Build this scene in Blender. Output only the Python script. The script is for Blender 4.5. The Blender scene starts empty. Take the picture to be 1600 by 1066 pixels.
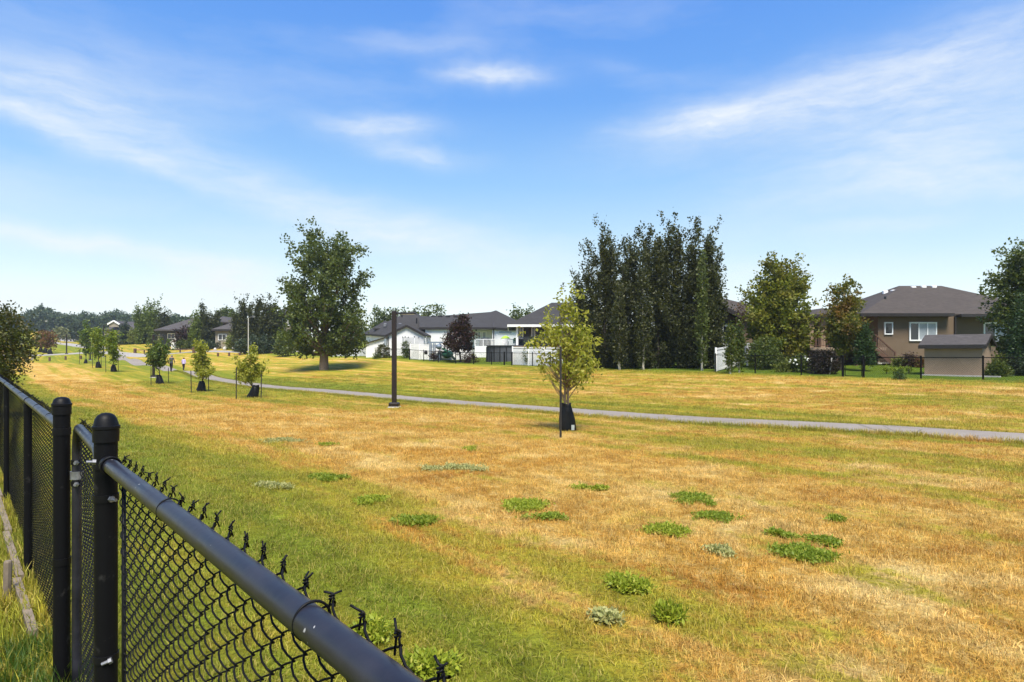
import bpy, bmesh, math, random
import numpy as np
from mathutils import Vector, Matrix, Quaternion
R = math.radians
scene = bpy.context.scene
COL = scene.collection
rng = np.random.default_rng(7)
random.seed(7)

# ------------------------------------------------------------------ camera, sky, sun, exposure
EYE = 1.55
FOC = 1000.0            # focal length in pixels of the 1600 px wide photograph
HOR = 549.0
cam_d = bpy.data.cameras.new('camera')
cam = bpy.data.objects.new('camera', cam_d); COL.objects.link(cam)
cam.location = (0, 0, EYE); cam.rotation_euler = (R(90), 0, 0)
cam_d.sensor_width = 36; cam_d.lens = 36 * FOC / 1600
cam_d.shift_y = (HOR - 533) / 1600
cam_d.clip_start = 0.05; cam_d.clip_end = 6000
scene.camera = cam

SUN_EL, SUN_AZ = 60.0, 172.0        # azimuth measured clockwise from +Y (view direction)
scene.view_settings.view_transform = 'Standard'
scene.view_settings.look = 'None'
scene.view_settings.exposure = 2.05
scene.view_settings.gamma = 1.0
scene.view_settings.use_curve_mapping = False

class NT:
    """tiny helper to wire shader nodes"""
    def __init__(s, tree): s.t = tree; s.t.nodes.clear()
    def n(s, typ, ins=None, **at):
        nd = s.t.nodes.new(typ)
        for k, v in at.items(): setattr(nd, k, v)
        for k, v in (ins or {}).items(): s.put(nd.inputs[k], v)
        return nd
    def put(s, sock, v):
        if isinstance(v, bpy.types.NodeSocket): s.t.links.new(v, sock)
        elif isinstance(v, bpy.types.Node): s.t.links.new(v.outputs[0], sock)
        else:
            if sock.type == 'RGBA' and isinstance(v, (int, float)): v = (v, v, v, 1)
            if isinstance(v, (tuple, list)) and sock.type == 'RGBA' and len(v) == 3: v = (*v, 1)
            sock.default_value = v
    def m(s, op, a, b=0.0, c=None, clamp=False):
        nd = s.n('ShaderNodeMath', {0: a, 1: b}, operation=op, use_clamp=clamp)
        if c is not None: s.put(nd.inputs[2], c)
        return nd.outputs[0]
    def mix(s, f, a, b, mode='MIX'):
        nd = s.n('ShaderNodeMix', data_type='RGBA', blend_type=mode)
        s.put(nd.inputs[0], f); s.put(nd.inputs[6], a); s.put(nd.inputs[7], b)
        return nd.outputs[2]
    def noise(s, vec, scale, detail=4, rough=.55, dist=0.0):
        nd = s.n('ShaderNodeTexNoise', {'Scale': scale, 'Detail': detail, 'Roughness': rough, 'Distortion': dist})
        if vec is not None: s.put(nd.inputs['Vector'], vec)
        return nd.outputs['Fac']
    def ramp(s, f, stops, interp='LINEAR'):
        nd = s.n('ShaderNodeValToRGB', {0: f}); cr = nd.color_ramp; cr.interpolation = interp
        while len(cr.elements) < len(stops): cr.elements.new(.5)
        for e, (p, c) in zip(cr.elements, stops):
            e.position = p
            e.color = (c, c, c, 1) if isinstance(c, (int, float)) else (*c, 1)
        return nd.outputs[0]
    def rng_map(s, f, a, b, c=0.0, d=1.0):
        return s.n('ShaderNodeMapRange', {0: f, 1: a, 2: b, 3: c, 4: d}).outputs[0]

world = bpy.data.worlds.new('World'); scene.world = world; world.use_nodes = True
def build_world():
    w = NT(world.node_tree)
    out = w.n('ShaderNodeOutputWorld')
    sky = w.n('ShaderNodeTexSky', sky_type='NISHITA', sun_disc=False, sun_elevation=R(SUN_EL), sun_rotation=R(SUN_AZ),
              altitude=500, air_density=1.0, dust_density=0.6, ozone_density=2.5)
    tc = w.n('ShaderNodeTexCoord')
    sep = w.n('ShaderNodeSeparateXYZ', {0: tc.outputs['Generated']})
    x, y, z = sep.outputs
    nis = w.n('ShaderNodeHueSaturation', {'Saturation': 1.2, 'Value': .44, 'Color': sky}).outputs[0]
    up = w.m('MAXIMUM', z, 0.0)
    # the air of that day: pale cyan at the horizon, strong azure above, the same all the way round
    air = w.ramp(up, [(0.0, (.97, 1.0, .95)), (.06, (.88, .96, .94)), (.14, (.58, .765, .88)), (.25, (.300, .545, .85)), (.36, (.155, .375, .82)), (.50, (.10, .285, .78)), (1.0, (.05, .18, .62))])
    air = w.mix(1.0, air, (2.95, 2.95, 2.95), 'MULTIPLY')
    col = w.mix(.82, nis, air)
    az = w.m('ARCTAN2', x, y)
    el = w.m('ARCSINE', z)
    warp = w.n('ShaderNodeTexNoise', {'Vector': tc.outputs['Generated'], 'Scale': 5.0, 'Detail': 5.0, 'Roughness': .6})
    wsep = w.n('ShaderNodeSeparateXYZ', {0: warp.outputs['Color']})
    azw = w.m('ADD', az, w.m('MULTIPLY', w.m('SUBTRACT', wsep.outputs[0], .5), .12))
    elw = w.m('ADD', el, w.m('MULTIPLY', w.m('SUBTRACT', wsep.outputs[1], .5), .05))
    mp = w.n('ShaderNodeCombineXYZ', {0: w.m('MULTIPLY', azw, 3.0), 1: w.m('MULTIPLY', elw, 14.0), 2: 0.0})
    streak = w.noise(mp, 3.6, 9, .66)
    total = None
    clouds = [(775,122,85,15,0,.72),(590,202,88,17,-2,.62),(650,246,75,14,3,.50),(1085,190,95,20,-4,.52),(1260,160,280,44,-9,.50),
              (1520,105,280,70,-14,.34),(1440,240,300,60,-9,.46),(1490,288,190,24,2,.36),(110,212,210,18,16,.50),(420,300,360,36,17,.40),
              (720,382,220,30,10,.34),(90,140,200,46,3,.36),(120,375,260,17,5,.62),(350,438,95,34,0,.95),(90,468,230,20,0,.75),
              (650,75,120,14,0,.20),(1380,352,110,11,0,.24),(1160,430,150,22,0,.30),(980,110,60,14,10,.12),(250,100,260,40,5,.14),
              (-300,200,400,50,10,.3),(2000,200,500,60,-6,.3)]
    for (px, py, hw, hh, tilt, st) in clouds:
        rr = math.hypot(1000, px - 800)
        a0 = math.atan2(px - 800, 1000); e0 = math.atan2(HOR - py, rr)
        sa = hw / 1000 * (1000 / rr) ** 2; se = hh / rr
        t = R(tilt); c, s = math.cos(t), math.sin(t)
        da = w.m('SUBTRACT', azw, a0); de = w.m('SUBTRACT', elw, e0)
        p = w.m('MULTIPLY_ADD', da, c, w.m('MULTIPLY', de, -s))
        q = w.m('MULTIPLY_ADD', da, s, w.m('MULTIPLY', de, c))
        p = w.m('DIVIDE', p, sa); q = w.m('DIVIDE', q, se)
        g = w.m('EXPONENT', w.m('MULTIPLY', w.m('MULTIPLY_ADD', p, p, w.m('MULTIPLY', q, q)), -1.0))
        g = w.m('MULTIPLY', g, st)
        total = g if total is None else w.m('ADD', total, g)
    tex = w.rng_map(streak, .30, .68, .50, 1.18)
    cov = w.m('MULTIPLY', total, tex)
    # thin cirrus everywhere in the sky
    mp2 = w.n('ShaderNodeCombineXYZ', {0: w.m('MULTIPLY', azw, 1.6), 1: w.m('MULTIPLY', elw, 6.0), 2: 3.0})
    cir = w.rng_map(w.noise(mp2, 1.6, 6, .6), .50, .82, 0.0, .22)
    cov = w.m('MINIMUM', w.m('ADD', cov, cir), .97)
    col = w.mix(cov, col, SKY_CLOUD)
    bg = w.n('ShaderNodeBackground', {'Color': col, 'Strength': SKY_STR})
    w.t.links.new(bg.outputs[0], out.inputs[0])
SKY_STR = 0.10; SKY_CLOUD = (2.28, 2.40, 2.46)
build_world()

sun_d = bpy.data.lights.new('sun', 'SUN'); sun = bpy.data.objects.new('sun', sun_d); COL.objects.link(sun)
sun_d.energy = 1.7; sun_d.angle = R(22); sun_d.color = (1.0, .94, .82)
_a, _e = R(SUN_AZ), R(SUN_EL)
sdir = Vector((math.sin(_a) * math.cos(_e), math.cos(_a) * math.cos(_e), math.sin(_e)))
sun.rotation_euler = sdir.to_track_quat('Z', 'Y').to_euler(); sun.location = (0, 0, 60)

# ------------------------------------------------------------------ terrain height
CU, SU = .6498, .76       # the park corridor runs along (-CU, SU); v is the distance across it
def uv(x, y): return -CU * x + SU * y, SU * x + CU * y
def xy(u, v): return -CU * u + SU * v, SU * u + CU * v
A = []
def anc(px, py, d): A.append(((px - 800) / FOC * d, d, EYE - (py - HOR) / FOC * d))
for (px, py, d) in [(877,676,16.3),(616,637,26.1),(395,622,33.6),(315,612,41),(252,600,49),(178,580,62),(153,574,70),(133,568,78),
                    (1600,686,14.6),(1300,668.5,17.4),(1000,651.7,20.8),(700,629.7,29),(500,611.5,39),(400,603,47),(325,591,59),(270,581.6,78),(220,571,98),(192,562,120),
                    (1536,594,33),(1320,588.5,38.4),(1118,581,44.5),(900,575,54.7),(640,562,75),(560,557,85),
                    (1400,567,50),(1560,567,50),(1150,569,58),(860,562,68),(700,553,87),(760,564,73),(1500,588,38.6),
                    (507,578,65),(60,557,125),(104,553.6,127),(300,551.5,112),(400,549.5,115),(340,556,105),(445,556,100),
                    (240,537,150),(330,542,130),(400,546,119),(150,533,205),(60,517,330),(120,522,310),(70,549,142),(82,538,200),(118,533,255),(20,530,260)]:
    anc(px, py, d)
for u in (-14, -9, -5, -2, 0, 2, 4, 6, 9, 13, 20, 30):
    x, y = xy(u, .33); A.append((x, y, 0.0 if u < 10 else -.02 * (u - 9)))
    x, y = xy(u, -9); A.append((x, y, .05))
    if u <= 9:
        x, y = xy(u, 5.5); A.append((x, y, -.20 - .01 * max(u, 0)))
for u in (-60, -35, -18):
    for v, z in ((-10, .1), (0, 0), (6, -.2), (12, -.5), (18, -.5), (26, -.35), (39, .05), (60, .6)):
        x, y = xy(u, v); A.append((x, y, z))
for (x, y, z) in [(60, 40, .7), (90, 80, 1.2), (60, 100, 1.6), (0, 130, 2.2), (0, -80, 0), (-60, -40, .3), (-60, 10, .3), (-110, 40, 1.5), (150, 0, .8), (120, -80, .5),
                  (0, 400, 5), (300, 300, 4), (-100, 420, 10), (-400, 300, 12), (-400, -200, 4), (400, -200, 2), (0, -400, 2), (-250, 560, 13), (0, 1300, 8), (1300, 0, 6), (-1300, 0, 12), (0, -1300, 4), (-900, 900, 16), (900, 900, 8)]:
    A.append((x, y, z))
A = np.array(A); _c2 = 25.0
def _phi(dx, dy): return np.sqrt(dx * dx + dy * dy + _c2)
_K = _phi(A[:, None, 0] - A[None, :, 0], A[:, None, 1] - A[None, :, 1])
_n = len(A)
_M = np.zeros((_n + 1, _n + 1)); _M[:_n, :_n] = _K - np.eye(_n) * .35; _M[:_n, _n] = 1; _M[_n, :_n] = 1
_W = np.linalg.solve(_M, np.append(A[:, 2], 0))
def Hn(x, y):
    x = np.asarray(x, float); y = np.asarray(y, float)
    sh = x.shape; x = x.ravel(); y = y.ravel()
    out = np.empty(len(x))
    for i in range(0, len(x), 20000):
        out[i:i + 20000] = _phi(x[i:i + 20000, None] - A[None, :, 0], y[i:i + 20000, None] - A[None, :, 1]) @ _W[:-1] + _W[-1]
    return out.reshape(sh)
def H(x, y): return float(Hn(np.array([x]), np.array([y]))[0])
def ground(px, py, dmax=420):
    """the point where the line of sight through a pixel of the photograph meets the terrain"""
    ds = np.geomspace(1.2, dmax, 900)
    xs = (px - 800) / FOC * ds
    zs = EYE - (py - HOR) / FOC * ds
    hs = Hn(xs, ds); k = np.nonzero(zs <= hs)[0]
    i = k[0] if len(k) else len(ds) - 1
    if i > 0:
        f0, f1 = zs[i - 1] - hs[i - 1], zs[i] - hs[i]
        t = f0 / (f0 - f1) if f0 != f1 else 0
        d = ds[i - 1] + (ds[i] - ds[i - 1]) * min(max(t, 0), 1)
    else: d = ds[0]
    x = (px - 800) / FOC * d
    return Vector((x, d, H(x, d)))
def at(px, d):
    x = (px - 800) / FOC * d
    return Vector((x, d, H(x, d)))
def P(px, py, d): return Vector(((px - 800) / FOC * d, d, EYE - (py - HOR) / FOC * d))
def dlot(px): return 52200.0 / (px + 55)      # distance of the far lot line at a column

# ------------------------------------------------------------------ object helpers
def link(name, me, mat=None, parent=None, kind=None):
    o = bpy.data.objects.new(name, me); COL.objects.link(o)
    if mat is not None:
        for m_ in (mat if isinstance(mat, (list, tuple)) else [mat]): me.materials.append(m_)
    if parent is not None: o.parent = parent
    if kind: o['kind'] = kind
    return o
def tag(o, label, cat, group=None):
    o['label'] = label; o['category'] = cat
    if group: o['group'] = group
    return o
def thing(name, label, cat, loc=(0, 0, 0), rz=0.0, group=None):
    o = bpy.data.objects.new(name, None); COL.objects.link(o)
    o.location = loc; o.rotation_euler = (0, 0, rz); o.empty_display_size = .2
    return tag(o, label, cat, group)
def copy_tree(o, parent=None):
    c = o.copy(); COL.objects.link(c)
    if parent is not None: c.parent = parent
    for ch in list(o.children): copy_tree(ch, c)
    return c
class MB:
    """collects shapes into one mesh"""
    def __init__(s): s.v = []; s.f = []; s.mi = []; s.cur = 0
    def add(s, vs, fs):
        b = len(s.v); s.v += [tuple(v) for v in vs]
        for f in fs: s.f.append([b + i for i in f]); s.mi.append(s.cur)
    def box(s, lo, hi, M=None):
        (a, b, c), (d, e, f) = lo, hi
        vs = [Vector(p) for p in ((a,b,c),(d,b,c),(d,e,c),(a,e,c),(a,b,f),(d,b,f),(d,e,f),(a,e,f))]
        if M is not None: vs = [M @ v for v in vs]
        s.add(vs, [(3,2,1,0),(4,5,6,7),(0,1,5,4),(1,2,6,5),(2,3,7,6),(3,0,4,7)])
        return s
    def cbox(s, lo, hi, b=.01):
        """a box with chamfered edges round its sides"""
        (x0,y0,z0),(x1,y1,z1) = lo, hi
        ring = lambda i, z: [(x0+i+b,y0+i,z),(x1-i-b,y0+i,z),(x1-i,y0+i+b,z),(x1-i,y1-i-b,z),(x1-i-b,y1-i,z),(x0+i+b,y1-i,z),(x0+i,y1-i-b,z),(x0+i,y0+i+b,z)]
        vs = ring(0, z0) + ring(0, z1 - b) + ring(b, z1)
        fs = [tuple(range(7, -1, -1)), tuple(range(16, 24))]
        for k in (0, 8):
            for j in range(8): fs.append((k + j, k + (j + 1) % 8, k + 8 + (j + 1) % 8, k + 8 + j))
        s.add(vs, fs); return s
    def tube(s, pts, r, n=8, cap=True):
        pts = [Vector(p) for p in pts]; m = len(pts)
        rs = list(r) if isinstance(r, (list, tuple, np.ndarray)) else [r] * m
        vs = []; prev = None
        for i in range(m):
            t = (pts[min(i + 1, m - 1)] - pts[max(i - 1, 0)])
            if t.length < 1e-9: t = Vector((0, 0, 1))
            t.normalize()
            if prev is None:
                ref = Vector((0, 0, 1)) if abs(t.z) < .9 else Vector((1, 0, 0))
                a = t.cross(ref).normalized()
            else:
                a = prev - t * prev.dot(t)
                a = a.normalized() if a.length > 1e-6 else t.orthogonal().normalized()
            prev = a; b = t.cross(a)
            for k in range(n):
                q = 2 * math.pi * k / n
                vs.append(pts[i] + (a * math.cos(q) + b * math.sin(q)) * rs[i])
        fs = [(i*n+k, i*n+(k+1)%n, (i+1)*n+(k+1)%n, (i+1)*n+k) for i in range(m-1) for k in range(n)]
        if cap: fs += [tuple(range(n-1, -1, -1)), tuple(range((m-1)*n, m*n))]
        s.add(vs, fs); return s
    def bar(s, a, b, w, h):
        """rectangular bar from a to b, w wide and h high"""
        a, b = Vector(a), Vector(b); t = (b - a); L = t.length; t.normalize()
        ref = Vector((0, 0, 1)) if abs(t.z) < .95 else Vector((0, 1, 0))
        x = t.cross(ref).normalized(); y = x.cross(t)
        c = [a + x*i*w/2 + y*j*h/2 for i, j in ((-1,-1),(1,-1),(1,1),(-1,1))]
        vs = c + [p + t * L for p in c]
        s.add(vs, [(3,2,1,0),(4,5,6,7),(0,1,5,4),(1,2,6,5),(2,3,7,6),(3,0,4,7)]); return s
    def lathe(s, prof, n=16, c=(0,0,0), cap=True):
        vs = [(c[0] + r*math.cos(2*math.pi*k/n), c[1] + r*math.sin(2*math.pi*k/n), c[2] + z) for r, z in prof for k in range(n)]
        m = len(prof)
        fs = [(i*n+k, i*n+(k+1)%n, (i+1)*n+(k+1)%n, (i+1)*n+k) for i in range(m-1) for k in range(n)]
        if cap: fs += [tuple(range(n-1, -1, -1)), tuple(range((m-1)*n, m*n))]
        s.add(vs, fs); return s
    def poly(s, pts, thick=None):
        """flat polygon; with thick it becomes a slab hanging below it"""
        pts = [Vector(p) for p in pts]; n = len(pts)
        if thick is None: s.add(pts, [tuple(range(n))]); return s
        lo = [p - Vector((0, 0, thick)) for p in pts]
        s.add(pts + lo, [tuple(range(n)), tuple(range(2*n-1, n-1, -1))] + [((i+1)%n, i, n+i, n+(i+1)%n) for i in range(n)])
        return s
    def mesh(s, name, smooth=False):
        me = bpy.data.meshes.new(name); me.from_pydata(s.v, [], s.f); me.update()
        if len(set(s.mi)) > 1: me.polygons.foreach_set('material_index', s.mi)
        if smooth: me.polygons.foreach_set('use_smooth', [True] * len(me.polygons))
        return me
    def build(s, name, mat, parent=None, smooth=False, kind=None):
        return link(name, s.mesh(name, smooth), mat, parent, kind)
def smooth_by_angle(o, deg=40):
    me = o.data
    me.polygons.foreach_set('use_smooth', [True] * len(me.polygons))
    bm = bmesh.new(); bm.from_mesh(me)
    for e in bm.edges:
        e.smooth = len(e.link_faces) == 2 and e.calc_face_angle(0) < R(deg)
    bm.to_mesh(me); bm.free()
    return o

# ------------------------------------------------------------------ materials
def mat_new(name):
    m = bpy.data.materials.new(name); m.use_nodes = True
    return m, NT(m.node_tree)
def finish(m, t, bsdf, bump=None, bs=.3, bd=.02):
    if bump is not None:
        bn = t.n('ShaderNodeBump', {'Strength': bs, 'Distance': bd, 'Height': bump})
        t.put(bsdf.inputs['Normal'], bn.outputs[0])
    out = t.n('ShaderNodeOutputMaterial'); t.t.links.new(bsdf.outputs[0], out.inputs[0])
    return m
def plain(name, col, rough=.6, metal=0.0, var=.12, scale=6.0, bump=0.0, spec=.5, coat=0.0):
    m, t = mat_new(name)
    g = t.n('ShaderNodeNewGeometry')
    nz = t.noise(g.outputs['Position'], scale, 5, .6)
    k = t.rng_map(nz, .3, .7, 1 - var, 1 + var)
    c = t.mix(1.0, col, t.n('ShaderNodeCombineXYZ', {0: k, 1: k, 2: k}).outputs[0], 'MULTIPLY')
    b = t.n('ShaderNodeBsdfPrincipled', {'Base Color': c, 'Roughness': t.rng_map(nz, .3, .7, max(rough-.08,0), min(rough+.08,1)), 'Metallic': metal, 'Specular IOR Level': spec, 'Coat Weight': coat})
    return finish(m, t, b, nz if bump else None, bump, .01)
M = {}
M['vinyl_black'] = plain('black_coated_steel', (.006, .006, .007), .5, 0, .2, 18, .15, .16)
def rail_mat():
    m, t = mat_new('black_rail_paint')
    g = t.n('ShaderNodeNewGeometry')
    n1 = t.noise(g.outputs['Position'], 9, 5, .6)
    n2 = t.noise(g.outputs['Position'], 60, 3, .5)
    chips = t.rng_map(t.noise(g.outputs['Position'], 34, 2, .5), .735, .75, 0, 1)
    dust = t.rng_map(n1, .35, .75, 0, .35)
    c = t.mix(dust, (.012, .012, .017), (.060, .058, .074))
    c = t.mix(chips, c, (.38, .37, .36))
    b = t.n('ShaderNodeBsdfPrincipled', {'Base Color': c, 'Roughness': t.rng_map(n1, .3, .7, .30, .48), 'Specular IOR Level': .42})
    return finish(m, t, b, n2, .08, .004)
M['rail'] = rail_mat()
def post_mat():
    m, t = mat_new('scuffed_black_post')
    g = t.n('ShaderNodeNewGeometry')
    scuff = t.rng_map(t.noise(g.outputs['Position'], 13, 6, .68), .60, .70, 0, .5)
    c = t.mix(scuff, (.005, .005, .006), (.06, .057, .054))
    b = t.n('ShaderNodeBsdfPrincipled', {'Base Color': c, 'Roughness': .55, 'Specular IOR Level': .12})
    return finish(m, t, b, t.noise(g.outputs['Position'], 30, 4, .6), .1, .005)
M['post'] = post_mat()
M['wire_black'] = plain('matt_black_wire', (.006, .006, .006), .8, 0, .1, 6, 0, .1)
M['zinc'] = plain('galvanised_bolt', (.26, .26, .27), .45, .7, .3, 40)
M['asphalt_path'] = None
M['concrete'] = plain('weathered_concrete', (.42, .40, .37), .9, 0, .18, 9, .3)
M['white_vinyl'] = plain('white_vinyl_panel', (.86, .855, .85), .45, 0, .05, 3)
M['white_paint'] = plain('white_paint', (.86, .855, .84), .5, 0, .05, 3)
M['brown_metal'] = plain('dark_brown_metal', (.014, .0075, .006), .45, 0, .2, 6)
M['dark_trim'] = plain('dark_brown_trim', (.022, .017, .015), .5, 0, .2, 4)
M['black_plastic'] = plain('black_plastic', (.009, .009, .010), .45, 0, .2, 8)
M['bark'] = plain('grey_brown_bark', (.16, .115, .075), .9, 0, .35, 14, .8)
M['bark_dark'] = plain('dark_bark', (.06, .045, .035), .9, 0, .35, 14, .8)
M['bark_pale'] = plain('pale_aspen_bark', (.46, .42, .34), .8, 0, .25, 10, .4)
M['wood_old'] = plain('weathered_board', (.20, .155, .11), .85, 0, .25, 14, .5)
M['wood_brown'] = plain('stained_deck_wood', (.11, .055, .035), .7, 0, .2, 6)
M['deck_tan'] = plain('tan_deck_edge', (.34, .25, .18), .7, 0, .15, 5)
M['pool_grey'] = plain('grey_pool_wall', (.075, .078, .09), .5, 0, .15, 3)
M['slide_green'] = plain('green_plastic', (.03, .13, .09), .35, 0, .1, 4)
M['frame_blue'] = plain('blue_grey_painted_frame', (.16, .21, .28), .45, 0, .1, 4)
M['net_grey'] = plain('grey_netting', (.25, .25, .26), .8, 0, .1, 4)
M['lime'] = plain('lime_fabric', (.35, .55, .04), .8, 0, .1, 8)
M['bag'] = plain('black_green_watering_bag', (.006, .0065, .006), .5, 0, .3, 9, .8, .2)
M['bag_highlight'] = plain('pale_bag_highlight', (.40, .44, .42), .6, 0, .3, 30)  # pale colour for the light caught low on the near bag
M['stone'] = plain('pale_stone', (.50, .48, .44), .9, 0, .2, 6, .5)
M['glass'] = None
def glass_mat():
    m, t = mat_new('window_glass')
    b = t.n('ShaderNodeBsdfPrincipled', {'Base Color': (.018, .022, .028), 'Roughness': .06, 'Specular IOR Level': .7})
    return finish(m, t, b)
M['glass'] = glass_mat()
M['blind'] = plain('pale_window_blind', (.34, .37, .40), .3, 0, .1, 2, 0, .6)
def stucco(name, col):
    m, t = mat_new(name)
    g = t.n('ShaderNodeNewGeometry')
    n1 = t.noise(g.outputs['Position'], .7, 5, .6); n2 = t.noise(g.outputs['Position'], 35, 4, .7)
    c = t.mix(t.rng_map(n1, .3, .7), tuple(k * .86 for k in col), tuple(k * 1.1 for k in col))
    c = t.mix(t.rng_map(n2, .35, .7, 0, .35), c, tuple(k * .6 for k in col))
    b = t.n('ShaderNodeBsdfPrincipled', {'Base Color': c, 'Roughness': .92, 'Specular IOR Level': .2})
    return finish(m, t, b, n2, .5, .03)
M['stucco_brown'] = stucco('brown_stucco', (.178, .128, .085))
M['stucco_tan'] = stucco('tan_stucco', (.30, .218, .150))
M['stucco_white'] = stucco('white_stucco', (.86, .855, .84))
M['stucco_beige'] = stucco('beige_stucco', (.30, .26, .20))
def siding(name, col, period=.2, vertical=False):
    m, t = mat_new(name)
    g = t.n('ShaderNodeNewGeometry')
    sp = t.n('ShaderNodeSeparateXYZ', {0: g.outputs['Position']})
    h = t.m('FRACT', t.m('DIVIDE', sp.outputs[0 if vertical else 2], period))
    n1 = t.noise(g.outputs['Position'], .9, 4, .6)
    c = t.mix(t.rng_map(n1, .3, .7), tuple(k * .92 for k in col), tuple(min(k * 1.06, .85) for k in col))
    b = t.n('ShaderNodeBsdfPrincipled', {'Base Color': c, 'Roughness': .6})
    return finish(m, t, b, h, .6, .02)
M['siding_grey'] = siding('dark_grey_siding', (.055, .053, .056))
M['siding_white'] = siding('white_board_siding', (.85, .845, .835), .3, True)
def shingles(name, c1, c2):
    m, t = mat_new(name)
    g = t.n('ShaderNodeNewGeometry')
    sp = t.n('ShaderNodeSeparateXYZ', {0: g.outputs['Position']})
    row = t.m('DIVIDE', sp.outputs[2], .055)
    wob = t.n('ShaderNodeCombineXYZ', {0: t.m('MULTIPLY', sp.outputs[0], 3.3), 1: t.m('MULTIPLY', sp.outputs[1], 3.3), 2: t.m('FLOOR', row)})
    cell = t.n('ShaderNodeTexWhiteNoise', {'Vector': t.n('ShaderNodeVectorMath', {0: wob}, operation='FLOOR').outputs[0]}, noise_dimensions='3D').outputs['Value']
    n1 = t.noise(g.outputs['Position'], .6, 5, .6)
    n2 = t.noise(g.outputs['Position'], 14, 3, .6)
    f = t.m('MULTIPLY_ADD', cell, .45, t.m('MULTIPLY', n2, .6))
    c = t.mix(f, c1, c2)
    c = t.mix(t.rng_map(n1, .35, .7, 0, .35), c, tuple((a + b) * .35 for a, b in zip(c1, c2)))
    b = t.n('ShaderNodeBsdfPrincipled', {'Base Color': c, 'Roughness': .88, 'Specular IOR Level': .3})
    return finish(m, t, b, t.m('FRACT', row), .6, .02)
M['shingle_brown'] = shingles('brown_grey_shingles', (.046, .037, .031), (.092, .076, .064))
M['shingle_grey'] = shingles('charcoal_shingles', (.030, .028, .027), (.064, .060, .058))
M['shingle_purple'] = shingles('purple_grey_shingles', (.050, .044, .042), (.105, .094, .090))

def leaf_mat(name, c1, c2, c3=None, trans=.28, rough=.55, clump=.0, c4=None):
    """foliage: every leaf its own tint between c1 and c2, some leaves c3; c4 tints whole boughs"""
    m, t = mat_new(name)
    g = t.n('ShaderNodeNewGeometry')
    r = g.outputs['Random Per Island']
    c1, c2, c3, c4 = [None if q is None else (q[0]*1.12, q[1]*1.02, q[2]*.62) for q in (c1, c2, c3, c4)]
    c = t.mix(r, c1, c2)
    if c3 is not None:
        c = t.mix(t.rng_map(t.m('FRACT', t.m('MULTIPLY', r, 7.31)), .80, .86, 0, .8), c, c3)
    if c4 is not None:
        nz = t.noise(g.outputs['Position'], clump or .5, 3, .6)
        c = t.mix(t.rng_map(nz, .46, .62, 0, .85), c, c4)
    b = t.n('ShaderNodeBsdfPrincipled', {'Base Color': c, 'Roughness': rough, 'Specular IOR Level': .35})
    tr = t.n('ShaderNodeBsdfTranslucent', {'Color': t.mix(.35, c, (.35, .42, .03))})
    mx = t.n('ShaderNodeMixShader', {0: trans, 1: b.outputs[0], 2: tr.outputs[0]})
    out = t.n('ShaderNodeOutputMaterial'); t.t.links.new(mx.outputs[0], out.inputs[0])
    return m
M['lf_big'] = leaf_mat('cottonwood_leaves', (.030, .054, .016), (.082, .118, .034), (.125, .155, .055))
M['lf_poplar'] = leaf_mat('poplar_leaves', (.019, .026, .011), (.048, .060, .023), (.085, .094, .045), .2)
M['lf_poplar_light'] = leaf_mat('light_poplar_leaves', (.040, .065, .020), (.085, .120, .040), (.12, .15, .06))
M['lf_aspen'] = leaf_mat('bright_aspen_leaves', (.055, .095, .022), (.125, .180, .045), (.16, .21, .07))
M['lf_young'] = leaf_mat('young_tree_leaves', (.19, .24, .034), (.36, .38, .075), (.44, .45, .17), .42)
M['lf_young_mid'] = leaf_mat('young_ash_leaves', (.085, .150, .018), (.19, .26, .035), (.27, .32, .07), .38)
M['lf_young_dark'] = leaf_mat('young_maple_leaves', (.035, .075, .014), (.085, .14, .030), (.20, .25, .09), .3)
M['lf_yellow'] = leaf_mat('yellow_green_leaves', (.075, .110, .016), (.170, .205, .030), (.26, .27, .05), .34, .55, .55, (.150, .135, .022))
M['lf_ochre'] = leaf_mat('ochre_tipped_leaves', (.060, .092, .018), (.140, .155, .030), (.21, .19, .045), .32, .55, .7, (.155, .080, .028))
M['lf_red'] = leaf_mat('maroon_leaves', (.016, .006, .010), (.040, .014, .020), (.060, .028, .034), .15)
M['lf_darkbrown'] = leaf_mat('dark_brown_leaves', (.010, .006, .006), (.022, .013, .010), None, .08)
M['lf_redbrown'] = leaf_mat('red_brown_leaves', (.085, .032, .022), (.15, .065, .038), (.10, .10, .03), .25)
M['lf_cedar'] = leaf_mat('cedar_leaves', (.018, .045, .020), (.040, .085, .032), None, .15)
M['lf_spruce'] = leaf_mat('spruce_needles', (.016, .030, .022), (.038, .060, .040), None, .1)
M['lf_shrub'] = leaf_mat('shrub_leaves', (.030, .055, .016), (.075, .115, .030), (.12, .14, .05), .25)
M['lf_shrub_light'] = leaf_mat('pale_shrub_leaves', (.085, .125, .035), (.17, .21, .065), (.25, .27, .12), .3)
M['lf_grey'] = leaf_mat('grey_willow_leaves', (.11, .13, .09), (.22, .24, .17), None, .25)
M['lf_crab'] = leaf_mat('crabapple_leaves', (.020, .030, .012), (.058, .072, .022), (.10, .10, .03), .25, .45, 1.1, (.050, .032, .016))
M['lf_wood'] = leaf_mat('far_wood_leaves', (.020, .042, .026), (.050, .080, .042), (.07, .10, .05), .15)
M['flower_white'] = plain('white_petals', (.75, .77, .70), .7, 0, .1, 20)
M['weed'] = leaf_mat('weed_leaves', (.19, .27, .030), (.33, .41, .055), (.44, .46, .10), .4)
M['weed_dark'] = leaf_mat('dark_weed_leaves', (.14, .22, .026), (.25, .34, .048), (.34, .38, .08), .4)
M['weed_pale'] = leaf_mat('pale_weed_leaves', (.26, .30, .16), (.42, .44, .28), (.50, .50, .36), .3)
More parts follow.
